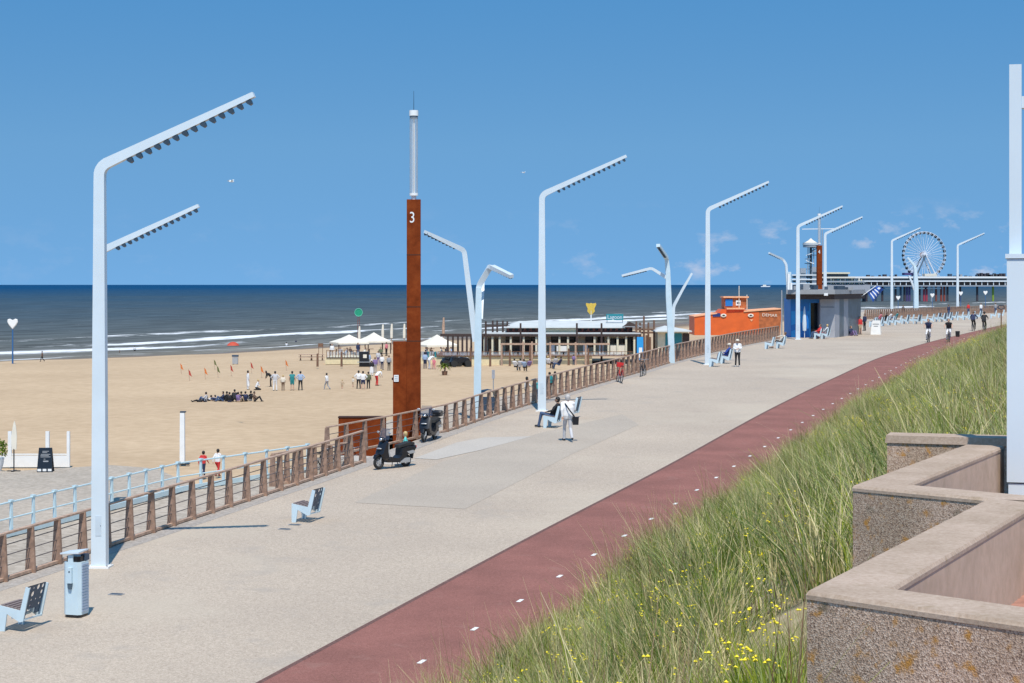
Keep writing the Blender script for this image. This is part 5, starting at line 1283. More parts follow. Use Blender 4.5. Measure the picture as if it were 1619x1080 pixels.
# slate side receding to the right; its dark colour also carries the shade there
s0, s1 = K(1320, 536, -.6), P(1361, 450+4.82*F/176, 176)
sd_ = MB()
for k, (mt) in enumerate([1, 0, 1, 0, 0, 0]):
    a = s0.lerp(s1, k/6); c = s0.lerp(s1, (k+1)/6); zt = K(0, 472).z
    sd_.mat(mt); sd_.add([(a.x, a.y, kz), (c.x, c.y, kz), (c.x, c.y, zt), (a.x, a.y, zt)], [(0, 1, 2, 3)])
sd_.build('side_panels', ['slate', 'greywall'], kt, ko, smooth=False)
MB().add([(s1.x, s1.y, kz), (s1.x-5, s1.y+6, kz), (s1.x-5, s1.y+6, K(0, 472).z), (s1.x, s1.y, K(0, 472).z)], [(0, 1, 2, 3)]).build('rear_wall', 'slate', kt, ko, smooth=False)
zt, zb = K(0, 458).z, K(0, 465).z
rp_ = [K(1243, 0, -2.2), K(1320, 0, -2.6), K(1368, 0, 7.5), K(1352, 0, 16), K(1243, 0, 10)]
MB().slab([(p.x, p.y) for p in rp_], zb, zt).build('roof_slab', 'roofgrey', kt, ko, smooth=False)
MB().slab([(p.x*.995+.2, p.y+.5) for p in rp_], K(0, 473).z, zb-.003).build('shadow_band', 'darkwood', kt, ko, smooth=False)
kb_('roof_lamp', 'white', 1303, 1309, 463.5, 467.5, -2.75, -2.6)
for px, h in ((1247, 433), (1251, 447)): kb_('roof_post', 'white', px-1.6, px+1.6, h, 459, 1, 1.4)
for px, w_, h in ((1259, 8, 452), (1275, 10, 449), (1290, 7, 451), (1313, 8, 453), (1330, 12, 452), (1345, 8, 454)): kb_('roof_unit', 'roofgrey' if px % 2 else 'lampdark', px-w_/2, px+w_/2, h, 459, 2, 4)
kb_('door_frame', 'blueart', 1279.5, 1281.5, 479, 537, -.05, .05); kb_('counter', 'darkwood', 1282, 1296, 520, 536, .2, .8)
pf = thing('folded_parasol', 'folded blue and white parasol standing by the kiosk door', 'parasol', K(1272, 537, -1.2))
MB().cyl((0, 0, 0), (0, 0, .9), .03, seg=8).cyl((0, 0, 0), (0, 0, .06), .3, seg=16).build('pole', 'white', pf)
MB().tube([(0, 0, .8), (0, 0, 1.4), (0, 0, 2.3), (0, 0, 3.0)], [.16, .20, .13, .03], 8).build('canopy', 'lamp', pf)
MB().tube([(.28, .0, 1.0), (.26, 0, 1.8), (.06, 0, 3.0)], [.10, .12, .03], 8).build('canopy_flap', 'bluewall', pf)
fo = K(1362, 468, 7); ft = thing('flag', 'blue flag with white strokes flying from the kiosk roof corner', 'flag', fo)
MB().cyl((-.1, 0, -.1), K(1385, 452, 7)-fo, .035, seg=8).build('flag_pole', 'white', ft)
vs = []; p0, p1, p2, p3 = [K(a, b, 7)-fo for a, b in ((1372, 462), (1388, 452), (1398, 457), (1380, 478))]
def fl(u, v):
    a = p0.lerp(p1, u); c = p3.lerp(p2, u); q = a.lerp(c, v); q.y += .15*math.sin(v*6+u*2); return q
fmb = MB(); nu, nv = 14, 8; fmb.add([fl(i/nu, j/nv) for j in range(nv+1) for i in range(nu+1)], [])
for j in range(nv):
    for i in range(nu):
        a = j*(nu+1)+i; fmb.f.append([a, a+1, a+nu+2, a+nu+1]); fmb.m.append(1 if (i in (2, 5, 8) and 1 <= j <= 6) or (i in (11, 12) and j in (2, 3)) else 0)
fmb.build('flag_cloth', ['navyflag', 'white'], ft) if 'navyflag' in M else (M.__setitem__('navyflag', mat('flag_blue', (.02, .09, .36), .7)), fmb.build('flag_cloth', ['navyflag', 'white'], ft))
# sandwich board
def aboard(name, label, loc, rz, h, w_, m, lines, group=None):
    t = thing(name, label, 'sign', loc, rz, group)
    for s in (-1, 1):
        MB().add([(-w_/2, s*.25, 0), (w_/2, s*.25, 0), (w_*.42, s*.03, h), (-w_*.42, s*.03, h), (-w_/2, s*.25+.03, 0), (w_/2, s*.25+.03, 0), (w_*.42, s*.03+.03, h), (-w_*.42, s*.03+.03, h)],
                 [(3,2,1,0),(4,5,6,7),(0,1,5,4),(1,2,6,5),(2,3,7,6),(3,0,4,7)]).build('panel', m, t, smooth=False)
    for i, (z, lw, dx) in enumerate(lines):
        y = -.25+(.22)*z/h-.012; MB().box((dx, y, z), (lw, .006, .05)).build('chalk_line', 'white' if m == 'black' else 'lampdark', t)
    return t
aboard('sandwich_board', 'white sandwich board right of the kiosk', G(1385, 529), R(-20), 1.35, .95, 'white', [(1.0, .6, 0), (.8, .4, 0)])
kt2 = aboard('chalkboard', 'black chalkboard sign with white writing on the lower path', low(72, 86, -8.77), R(4), 1.12, .72, 'black', [])
for z, body, sz in ((.93, 'de zomer', .11), (.80, 'Strandtent', .13), (.68, 'is open', .12), (.55, '&', .09), (.46, 'lunch', .12)): pass
for k, (z, lw) in enumerate([(.96, .30), (.90, .22), (.82, .44), (.76, .38), (.70, .46), (.60, .08)]): MB().box((.02*(-1)**k, -.25+.22*z/1.12-.010, z), (lw, .005, .028)).build('chalk_line', 'lgreychalk' if 'lgreychalk' in M else 'silver', kt2)
MB().box((.04, -.25+.22*.5/1.12-.010, .50), (.24, .005, .06)).build('chalk_line', 'silver', kt2)
for dx in (-.24, 0, .24): MB().box((dx, -.262, .10), (.17, .008, .11)).build('foot_notice', 'white', kt2)

# ================================================================ BEACH PAVILION
pb0 = B(885, 577); Yp = pb0.y+3; 
def V_(px, py, dy=0): return P(px, py, Yp+dy)
po = Vector((V_(885, 0).x, Yp, pb0.z-.1)); PG = pb0.z-.1
pv = thing('beach_pavilion', 'long beach pavilion with white roofs, cream walls and brown beams', 'building', po)
def vb(name, m, px0, px1, pyt, pyb, dy0, dy1, par=None, ground=False, org=None):
    a = V_(px0, pyb, dy0); c = V_(px1, pyt, dy0); z0 = PG if ground else a.z
    return MB().box(((a.x+c.x)/2, Yp+(dy0+dy1)/2, (z0+c.z)/2), (abs(c.x-a.x), abs(dy1-dy0), abs(c.z-z0))).build(name, m, par or pv, org or po, smooth=False)
dk = vb('deck_wall', 'creamlow', 690, 936, 563.5, 578, -2.2, 0, ground=True)
vb('deck_floor', 'brownwood', 690, 1000, 562, 563.4, -2.4, 9)
wall = vb('wall', 'cream', 768, 1010, 529, 562, 2.4, 9)
# window and door openings as recessed dark panes with frames
op = [(772, 778, 536, 560), (783, 787, 536, 560), (800, 806, 533, 558), (811, 826, 532, 560), (829, 837, 533, 556), (839, 847, 534, 558), (872, 884, 532, 541), (887, 896, 533, 556), (901, 910, 533, 545),
      (926, 938, 532, 548), (945, 955, 533, 543), (966, 975, 536, 543), (979, 988, 536, 543), (992, 1000, 534, 556), (890, 898, 552, 560), (978, 988, 556, 560)]
for i, (a, b_, c, d) in enumerate(op):
    w_ = vb('window', 'darkwood' if i % 3 else 'redbrown', a-.6, b_+.6, c-.6, d+.6, 2.28, 2.41); vb('pane', 'win', a, b_, c, d, 2.24, 2.27, par=pv)
vb('roof', 'roofwhite', 764, 1013, 526.8, 528.2, 0, 9); vb('fascia', 'darkwood', 763, 1014, 528.3, 532, -.1, .1); vb('fascia', 'darkwood', 763, 1014, 528.3, 531.5, .12, 2.4)
for i, px in enumerate([766, 778.5, 790, 807.5, 828, 848, 862, 884.5, 898, 912, 940, 962, 976.5, 990, 1003]): vb('column', 'cream', px-1.5, px+1.5, 532, 562, .1, .5)
vb('upper_wall', 'redbrown', 802, 1000, 517, 527, 3.5, 9); vb('upper_panel', 'orangelight2' if 'orangelight2' in M else 'cream', 862, 911, 519.5, 526, 3.4, 3.49)
for px in list(range(805, 862, 9))+list(range(914, 1000, 9)): vb('clerestory_window', 'win', px, px+5, 519.3, 523, 3.42, 3.48)
# shallow pitched upper roof
z0 = V_(0, 517, 3).z; z1 = V_(0, 507.5, 8).z
a, b_ = V_(799, 0, 3).x, V_(988, 0, 3).x
MB().add([(a, Yp+2.6, z0), (b_, Yp+2.6, z0), (b_+.6, Yp+8, z1), (a+1.6, Yp+8, z1), (a, Yp+13.4, z0), (b_, Yp+13.4, z0), (a, Yp+2.6, z0-.12), (b_, Yp+2.6, z0-.12), (a, Yp+13.4, z0-.12), (b_, Yp+13.4, z0-.12)],
         [(0, 1, 2, 3), (3, 2, 5, 4), (6, 7, 1, 0), (7, 9, 5, 2, 1), (8, 6, 0, 3, 4)]).build('upper_roof', 'roofwhite', pv, po, smooth=False)
MB().slab([(V_(985, 0, 3).x, Yp+2.4), (V_(1014, 0, 3).x, Yp+2.4), (V_(1014, 0, 3).x, Yp+10), (V_(985, 0, 3).x, Yp+10)], [z0, z0, z0, z0], [z0+.1, z0+.1, z0+.1, z0+.1]).build('side_roof', 'roofgrey', pv, po, smooth=False)
MB().add([V_(984, 516.5, 2.5), V_(995, 508.5, 2.5), V_(1013, 517, 2.5), V_(984, 516.5, 6), V_(995, 508.5, 6), V_(1013, 517, 6)], [(0, 2, 1), (0, 1, 4, 3), (1, 2, 5, 4)]).build('gable', 'darkwood', pv, po, smooth=False)
for k in range(26): px = 690+k*12.2; vb('post', 'brownwood', px-.35, px+.35, 556, 563, -2.3, -2.2)
vb('deck_rail', 'brownwood', 692, 1000, 555.6, 556.3, -2.32, -2.2)
for k in range(12): vb('glass_screen', 'clearglass', 700+k*24, 722+k*24, 557, 562.5, -2.28, -2.25)
for px, m_ in ((846, 'white'), (870, 'white'), (922, 'white'), (947, 'white')): vb('awning_side', m_, px, px+7, 543, 560, .9, 1.2)
vb('sign_board', 'white', 880, 900, 547, 556, .5, .6); vb('sign_board', 'offwhite', 965, 990, 546, 560, .5, .6)
tm = K
tg_ = thing('roof_sign', 'teal roof sign with pale script letters on the pavilion', 'sign', V_(972, 506, 6))
MB().box((0, .05, .35), (V_(986, 0, 6).x-V_(959, 0, 6).x, .12, .72)).build('board', 'teal', tg_); 
for s_ in (-.9, .9): MB().box((s_, .05, -.12), (.06, .06, .3)).build('leg', 'darkwood', tg_)
text('lettering', 'Lagoon', .66, 'lamp', tg_, (0, -.03, .33), (R(90), 0, 0), sx=.9)
ys_ = thing('mast_sign', 'yellow heart shaped sign on a pole behind the pavilion roof', 'sign', V_(934.5, 507, 10)-Vector((0, 0, 3.4)))
MB().cyl((0, 0, 0), (0, 0, 4.6), .07, seg=8).build('pole', 'white', ys_)
MB().prism([(0, 4.0), (.45, 4.5), (.40, 4.85), (.62, 5.3), (.58, 5.5), (.2, 5.42), (0, 5.5), (-.2, 5.42), (-.58, 5.5), (-.62, 5.3), (-.40, 4.85), (-.45, 4.5)], -.06, .06, .05).build('sign_face', 'yellow', ys_)
# brown pergola poles left and right of the pavilion
def poles(name, label, lst, m, beams=()):
    o = Vector((V_(lst[0][0], 0).x, Yp, PG)); t = thing(name, label, 'pergola', o)
    for px, top, dy in lst: 
        q = V_(px, top, dy); MB().cyl((q.x, q.y, PG), (q.x, q.y, q.z), .13, .11, 7).build('post', m, t, o)
    for a, b_, py, dy in beams: q, r_ = V_(a, py, dy), V_(b_, py, dy); MB().bar(q, r_, .16, .2).build('beam', m, t, o)
    return t
poles('pergola', 'dark wooden pergola poles left of the pavilion', [(768, 508, -1), (779, 507, 4), (786, 507, 4), (795, 507, 4), (802, 508, 4), (738, 530, 0), (745, 530, 1), (724, 530, 1), (731, 530, 0), (716, 530, 1), (708, 530, 0), (763, 530, 1)], 'darkwood', [(696, 768, 529, 0), (696, 768, 531, 3), (768, 806, 515, 4), (768, 806, 528, 4)])
poles('pergola', 'tall dark poles standing in front of the pavilion roofs', [(823, 511, -1.2), (912, 511, -1.2), (951, 511, -1.2)], 'darkwood')
poles('pergola', 'brown pole cluster at the right end of the pavilion', [(1006, 508, 2), (1012, 510, 5), (1018, 500, 1), (1025, 510, 4), (1034, 506, 2), (1009, 530, -1), (1022, 530, 0), (1028, 533, -1), (1015, 532, 0)], 'brownwood', [(1004, 1038, 521, 2), (1004, 1036, 526, 2)])
poles('sand_fence_posts', 'grey wooden posts standing in the sand in front of the pavilion deck', [(744, 550, -5), (775, 552, -5), (806, 553, -5), (838, 546, -5), (899, 551, -5), (930, 551, -5), (502, 559, -5), (540, 556, -5)], 'brownwood')
poles('volleyball_frame', 'pale timber frame with a net bar in front of the pavilion windows', [(793, 543, -3.4), (827, 540, -3.4), (841, 540, -3.4), (870, 541, -3.4), (910, 541, -3.4), (926, 543, -3.4)], 'railwood', [(791, 964, 544, -3.4)])
# hut with white roof at the right
hu = thing('beach_hut', 'small beach hut with a white roof and teal panel behind the middle branching lamp', 'building', Vector((V_(1068, 0).x, Yp, PG)))
ho = hu.location.copy()
vb('wall', 'cream', 1040, 1088, 524, 570, 0, 5, par=hu, ground=True, org=ho); vb('teal_panel', 'teal', 1052, 1078, 527, 566, -.08, 0, par=hu, ground=True, org=ho); vb('dark_door', 'darkwood', 1079, 1090, 527, 560, -.06, .0, par=hu, ground=True, org=ho)
a, b_ = V_(1036, 523, -1), V_(1094, 523, -1); zz = V_(0, 515, 1.5).z
MB().add([(a.x, Yp-1, a.z), (b_.x, Yp-1, a.z), (b_.x, Yp+6, a.z), (a.x, Yp+6, a.z), (a.x+1.3, Yp+2, zz), (b_.x-2.8, Yp+2, zz), (a.x, Yp-1, a.z-.15), (b_.x, Yp-1, a.z-.15), (b_.x, Yp+6, a.z-.15), (a.x, Yp+6, a.z-.15)],
         [(0, 1, 5, 4), (1, 2, 5), (2, 3, 4, 5), (3, 0, 4), (6, 7, 1, 0), (7, 8, 2, 1), (9, 6, 0, 3), (9, 8, 7, 6)]).build('roof', 'roofwhite', hu, ho, smooth=False)
sb = thing('surf_banner', 'light blue and white banner leaning at the right end of the pavilion', 'banner', Vector((V_(1012, 0, -2).x, Yp-2, PG)))
MB().box((0, 0, 1.9), (.72, .04, 2.6)).build('cloth', 'blueart', sb); MB().box((.05, -.03, 1.4), (.36, .02, 1.2)).build('pattern', 'white', sb); MB().box((0, .03, .35), (.05, .05, .7)).build('pole', 'darkwood', sb)

# ================================================================ TENTS AND TERRACE
def tent(label, cx, apex_y, l, r_, eave_y, gy, dy):
    Yt = B(cx, gy).y+dy; g = (450-gy)/F*(Yt-dy); q = lambda px, py: P(px, py, Yt); o = q(cx, 0); o.z = g
    t = thing('canvas_tent', label, 'tent', o, R(22), 'cream tents on the pavilion terrace')
    w_ = (r_-l)/F*Yt/2/1.12; ze = q(0, eave_y).z-g; za = q(0, apex_y).z-g
    vs = [(0, 0, za)]+[(a*w_, b_*w_, ze) for a, b_ in ((-1, -1), (1, -1), (1, 1), (-1, 1))]+[(a*w_*.42, b_*w_*.42, ze+(za-ze)*.50) for a, b_ in ((-1, -1), (1, -1), (1, 1), (-1, 1))]+[(a*w_, b_*w_, ze-.22) for a, b_ in ((-1, -1), (1, -1), (1, 1), (-1, 1))]
    fs = []
    for i in range(4): j = (i+1) % 4; fs += [(0, 5+i, 5+j), (5+i, 1+i, 1+j, 5+j), (1+i, 9+i, 9+j, 1+j)]
    MB().add(vs, fs).build('canopy', 'offwhite', t, smooth=False)
    for a, b_ in ((-1, -1), (1, -1), (1, 1), (-1, 1)): MB().box((a*w_*.96, b_*w_*.96, ze/2), (.12, .12, ze)).build('leg', 'darkwood', t)
    return t
tent('left cream canvas tent on the beach terrace', 552, 529, 526, 582, 541, 566, 4)
tent('middle cream canvas tent, left of the rust tower', 591, 525.5, 566, 615, 539, 562, 8)
tent('right cream canvas tent, right of the rust tower', 691, 529, 661, 720, 545, 567, 4)
g0 = B(560, 577); To = g0+Vector((0, 2, 0))
tr = thing('terrace_deck', 'raised beach terrace with pale yellow boards and a windscreen railing under the tents', 'deck', To)
def tb(name, m, px0, px1, pyt, pyb, dy0, dy1):
    a = P(px0, pyb, To.y+dy0); c = P(px1, pyt, To.y+dy0); z0_ = min(a.z, c.z); 
    return MB().box(((a.x+c.x)/2, To.y+(dy0+dy1)/2, (a.z+c.z)/2), (abs(c.x-a.x), abs(dy1-dy0), abs(c.z-a.z))).build(name, m, tr, To, smooth=False)
tb('boards', 'creamlow', 514, 568, 566, 576, 0, 8); tb('boards', 'creamlow', 660, 690, 566, 576, 0, 8); tb('step', 'darkwood', 516, 568, 565, 566.2, -.1, .1)
for k in range(12): tb('screen_post', 'brownwood', 516+k*4.7, 516.8+k*4.7, 554, 566, -.05, .05)
for k in range(6): tb('glass_screen', 'clearglass', 517+k*9, 525+k*9, 556, 565.5, 0, .03)
tb('screen_rail', 'brownwood', 516, 568, 553.6, 554.3, -.06, .06)
for k in range(8): tb('planter', 'teal' if k % 3 == 0 else 'silver', 663+k*4, 666+k*4, 556, 565, .2, .5)
def table(px, py, lab):
    g = B(px, py); t = thing('terrace_table', lab, 'table', Vector((g.x, g.y, g.z)), R(10), 'terrace tables under the tents')
    MB().box((0, 0, 1.55), (1.0, .8, .05)).build('table_top', 'brownwood', t); MB().box((0, 0, .77), (.1, .1, 1.5)).build('leg', 'darkwood', t)
for px, lab in ((532, 'left terrace table under the left tent'), (550, 'right terrace table under the left tent'), (584, 'terrace table under the middle tent'), (680, 'left terrace table under the right tent'), (704, 'right terrace table under the right tent')): table(px, 572, lab)
st = thing('black_stall', 'black stall counter with a pale shelf at the corner of the terrace', 'stall', B(576, 580))
MB().box((0, 0, .85), (1.1, .8, 1.7)).build('counter', 'black', st); MB().box((0, -.55, .55), (1.5, .5, .06)).build('shelf', 'silver', st); MB().box((.1, -.42, 1.2), (.4, .03, .4)).build('menu', 'offwhite', st)
# white columns in the surf behind the tents
for i, (px, t_, b_) in enumerate([(568, 516, 548), (605, 513, 535), (619, 512, 536), (639, 512, 540), (701, 502, 540)]):
    g = B(px, 553); q = P(px, t_, g.y); c_ = thing('banner_mast', 'pale mast with a rolled banner, number %s from the left behind the tents' % ['one', 'two', 'three', 'four', 'five'][i], 'mast', g)
    c_['label'] = ['pale mast under the green disc behind the tents', 'pale mast just right of the middle tent top', 'pale mast second right of the middle tent top', 'pale mast close to the left edge of the rust tower', 'brown mast right of the rust tower'][i]
    MB().cyl((0, 0, 0), (0, 0, (q.z-g.z)*.5), .07, seg=8).build('pole', 'railwood', c_); MB().tube([(0, 0, (q.z-g.z)*.45), (0, 0, (q.z-g.z)*.7), (.05, 0, q.z-g.z)], [.20, .22, .12], 8).build('rolled_banner', 'offwhite' if px < 700 else 'railwood', c_)
g = B(567, 552); gd = thing('round_sign', 'green round disc sign on a red lattice mast behind the tents', 'sign', g)
h_ = P(0, 494, g.y).z-g.z
for s in (-.12, .12): MB().cyl((s*2, 0, 0), (s, 0, h_-.7), .035, seg=6).build('mast', 'redbrown', gd)
for k in range(6): MB().bar((-.2, 0, h_*(.4+k*.09)), (.2, 0, h_*(.44+k*.09)), .04, .04).build('lattice_bar', 'redbrown', gd)
MB().cyl((0, .06, h_), (0, -.06, h_), .66, seg=22).build('disc', 'green', gd); MB().tube([(math.cos(a)*.62, -.08, h_+math.sin(a)*.62) for a in np.linspace(0, 2*math.pi, 21)[:-1]], .05, 6, closed=True).build('disc_rim', 'aqua_', gd) if 'aqua_' in M else (M.__setitem__('aqua_', mat('pale_green_rim', (.12, .50, .36), .5)), MB().tube([(math.cos(a)*.62, -.08, h_+math.sin(a)*.62) for a in np.linspace(0, 2*math.pi, 21)[:-1]], .05, 6, closed=True).build('disc_rim', 'aqua_', gd))

# ================================================================ THINGS ON THE SAND
def heart_lamp(label, g, h, s=1.0):
    t = thing('heart_lamp', label, 'beach lamp', g, R(3), 'heart shaped beach lamps')
    MB().cyl((0, 0, 0), (0, 0, h-.9*s), .11*s, .08*s, 8).build('pole', 'polblue', t)
    MB().prism([(0, h-1.35*s), (.48*s, h-.75*s), (.66*s, h-.38*s), (.60*s, h-.08*s), (.34*s, h), (0, h-.18*s), (-.34*s, h), (-.60*s, h-.08*s), (-.66*s, h-.38*s), (-.48*s, h-.75*s)], -.16*s, .16*s, .12).build('heart', 'white', t)
M['polblue'] = mat('blue_pole_paint', (.03, .12, .30), .5)
g = B(20, 575); heart_lamp('white heart shaped beach lamp on a blue pole at the far left', g, (575-504)/F*g.y, 1.05)
for px, ty, by, lab in ((1420, 468, 489, 'white heart lamp just right of the distant lamp with the wheel'), (1474, 464, 492, 'white heart lamp in front of the pier piles, right of the branching lamp'), (1519, 461, 488, 'white heart lamp right of the last lamp'), (1558, 460, 488, 'white heart lamp nearest the right edge of the pier')):
    Y = 420; g = P(px, by, Y); heart_lamp(lab, g, (by-ty)/F*Y, .72)
g = B(368, 551); tn = thing('beach_tent', 'small red dome tent at the waterline', 'tent', g)
vs = []; 
for j in range(5):
    for i in range(9): a = math.pi*i/8; th = math.pi/2*j/4; vs.append((-1.3*math.cos(a), -.7+1.4*j/4-.25*math.sin(a), 1.25*math.sin(a)*(1-.55*(1-j/4)**2)))
MB().add(vs, [(j*9+i, j*9+i+1, j*9+i+10, j*9+i+9) for j in range(4) for i in range(8)]).build('dome', M.setdefault('tentred', mat('red_orange_tent', (.50, .07, .03), .6)), tn)
MB().box((0, -.2, .02), (1.9, 1.0, .03)).build('groundsheet', 'navyperf', tn); MB().ball((.1, .45, .35), (.35, .2, .36)).build('inside_shade', 'redbrown', tn)  # the dark ball stands in for the shade inside the tent
g = B(372, 577); bn_ = thing('beach_bin', 'grey wire bin on the sand below the red tent', 'litter bin', g)
MB().box((0, 0, .52), (.62, .5, .78), top=1.05).build('bin_body', 'silver', bn_); MB().box((0, 0, 1.08), (.74, .6, .22)).build('lid', 'navyperf', bn_); 
for s in (-.26, .26): MB().box((s, 0, .07), (.08, .4, .14)).build('foot', 'darkwood', bn_)
def picnic(label, px, py):
    g = B(px, py); t = thing('wooden_bench_table', label, 'picnic table', g, R(12), 'wooden benches on the sand')
    MB().box((0, 0, .74), (1.8, .7, .06)).build('table_top', 'railwood', t)
    for s in (-1, 1): MB().box((0, s*.65, .44), (1.8, .26, .05)).build('bench_seat', 'railwood', t)
    for s in (-.7, .7):
        MB().bar((s, -.62, 0), (s, .3, .74), .07, .09).bar((s, .62, 0), (s, -.3, .74), .07, .09).build('leg', 'brownwood', t)
picnic('left wooden picnic table on the sand left of the terrace', 484, 570); picnic('right wooden picnic table on the sand left of the terrace', 501, 570)
g = B(507, 561); gb_ = thing('wooden_sign', 'small wooden notice board behind the picnic tables', 'sign', g)
MB().box((0, 0, 1.35), (.7, .08, .5)).build('board', 'brownwood', gb_)
for s in (-.28, .28): MB().box((s, 0, .6), (.07, .07, 1.2)).build('post', 'brownwood', gb_)
# little flags
fl_cols = {'orange': (.60, .16, .03), 'olive': (.10, .12, .03), 'redf': (.42, .05, .03)}
for k, v in fl_cols.items(): M['f_'+k] = mat('flag_'+k, v, .7)
flg = [(287, 592, 'orange', 'leftmost small beach flag'), (300, 603, 'redf', 'small red beach flag with a net stick left of the group'), (325, 600, 'orange', 'small orange beach flag with a ring in the sand'), (340, 585, 'olive', 'small dark beach flag above the sitting group'),
       (345, 597, 'olive', 'small dark green beach flag above the left of the sitting group'), (366, 595, 'redf', 'small dark red beach flag above the dense group'), (398, 590, 'redf', 'small red beach flag behind the woman in white'), (414, 597, 'orange', 'small orange beach flag right of the kneeling child'), (453, 586, 'orange', 'small orange beach flag behind the beach row')]
for px, py, c, lab in flg:
    g = B(px, py); t = thing('beach_flag', lab, 'flag', g, R(random.uniform(-20, 20)), 'small flags stuck in the sand')
    MB().cyl((0, 0, 0), (-.12, 0, 1.15), .022, seg=6).build('stick', 'railwood', t)
    MB().prism([(-.12, 1.15), (-.06, .62), (.12, .50), (.22, .42), (.10, .72), (.04, .95)], -.02, .02).build('pennant', 'f_'+c, t, smooth=False)
# white fence corner, feather banner, planter, white post on the lower path
Yw = 88.5
wf = thing('white_beach_fence', 'low white board fence with tall posts behind the chalkboard', 'fence', low(62, Yw, -8.8))
wo = wf.location.copy()
def wb_(name, px0, px1, zt, m='white', d=.08, z0=-8.8): a, c = low(px0, Yw, z0), low(px1, Yw, z0); MB().box(((a.x+c.x)/2, Yw, (z0+zt)/2), (c.x-a.x, d, zt-z0)).build(name, m, wf, wo, smooth=False)
wb_('board', -6, 109, -8.25); wb_('board', -6, 109, -8.16, z0=-8.22); wb_('post', 106, 110.5, -7.08, d=.14); wb_('post', 72.5, 78, -7.08, d=.14); wb_('post', 13, 18.5, -7.08, d=.14)
fb = thing('feather_banner', 'white feather banner on a black foot at the far left', 'banner', low(22, 86.2, -8.77))
MB().cyl((0, 0, 0), (0, 0, 1.05), .03, seg=8).box((0, 0, .02), (.6, .12, .04)).box((0, 0, .025), (.12, .6, .04)).build('stand', 'black', fb)
MB().prism([(-.10, 1.0), (.12, 1.02), (.14, 1.6), (.10, 2.1), (.02, 2.38), (-.03, 2.2), (-.13, 1.6)], -.02, .02).build('banner_cloth', 'offwhite', fb, smooth=False)
pl = thing('potted_shrub', 'green shrub in a white pot at the left edge', 'plant', low(-6, 86.3, -8.77))
MB().tube([(0, 0, 0), (0, 0, .3), (0, 0, .62)], [.24, .33, .38], 14).build('pot', 'white', pl)
lv = MB(); rq = random.Random(2)
for _ in range(420):
    a, b_ = rq.uniform(0, 6.28), math.acos(rq.uniform(-.6, 1)); r_ = .52*rq.uniform(.4, 1)**.5; c = Vector((math.sin(b_)*math.cos(a)*r_, math.sin(b_)*math.sin(a)*r_, 1.02+.55*math.cos(b_)*r_/.5))
    u = Vector((rq.uniform(-1, 1), rq.uniform(-1, 1), rq.uniform(-1, 1))).normalized()*.075; v = u.orthogonal().normalized()*.035
    lv.add([c-u, c+v, c+u, c-v], [(0, 1, 2, 3)])
lv.build('foliage', GM[0], pl, smooth=False)
wp = thing('white_post', 'tall white square post with a dark cap on the lower path by the sand', 'post', low(288.5, 89.5, -8.78))
MB().box((0, 0, 1.27), (.24, .24, 2.54), top=.9).build('shaft', 'white', wp); MB().box((.03, 0, 2.57), (.27, .24, .06)).build('cap', 'lampdark', wp); MB().box((0, 0, .03), (.7, .35, .06)).build('foot_plate', 'black', wp)
# dark stroller with hood and sign pole on the lower path behind the railing
sq = thing('covered_pushchair', 'pushchair with a round black hood and yellow side behind the railing', 'pushchair', low(771, 84.5, zprom(84.5)-.28), R(20))
vs = []
for j in range(6):
    for i in range(9): a = math.pi*i/8; vs.append((-.42*math.cos(a), -.35+.7*j/5, .95+.36*math.sin(a)*(1-.2*abs(j/5-.5))))
MB().add(vs, [(j*9+i, j*9+i+1, j*9+i+10, j*9+i+9) for j in range(5) for i in range(8)]).build('hood', 'black', sq)
MB().box((0, 0, .62), (.62, .66, .6), top=1.1).build('seat_tub', 'navyperf', sq); MB().box((.33, 0, .7), (.03, .4, .4)).build('side_panel', 'yellow', sq)
for sx_1, sy_1 in ((-.3, -.3), (.3, -.3), (-.3, .3), (.3, .3)): MB().cyl((sx_1-.02, sy_1, .14), (sx_1+.02, sy_1, .14), .14, seg=14).build('wheel', 'rubber', sq)
sg = thing('small_sign_post', 'small grey sign on a thin pole behind the railing beside the pushchair', 'sign', low(780, 88, zprom(88)-.28))
MB().cyl((0, 0, 0), (0, 0, 1.9), .025, seg=6).build('pole', 'silver', sg); MB().box((0, -.03, 1.72), (.14, .03, .42)).build('plate', 'greywall', sg)
def palm(label, px, py, h):
    g = B(px, py); t = thing('palm_plant', label, 'plant', g)
    MB().cyl((0, 0, 0), (0, 0, .45), .24, .3, 12).build('pot', 'brownwood', t); MB().tube([(0, 0, .4), (.05, 0, h*.45), (0, 0, h*.62)], [.09, .07, .06], 7).build('stem', 'brownwood', t)
    f = MB()
    for k in range(22):
        a = k*2.4; el = .9-.06*k; L_ = .75; pts = [Vector((0, 0, h*.6))]
        for q in range(1, 5): u = q/4*L_; pts.append(Vector((math.cos(a)*u*math.cos(el), math.sin(a)*u*math.cos(el), h*.6+u*math.sin(el)-.9*u*u*.7)))
        f.sweep(pts, (0, 0, 1), .01, [.05, .14, .15, .11, .03])
    f.build('fronds', GM[0], t)
palm('small potted palm on the sand right of the rust tower', 703, 594, 1.7)
def moto(label, px, py):
    g = B(px, py); s_ = dup(scooter0, g, R(160), label, 'parked scooters', 1.25); return s_
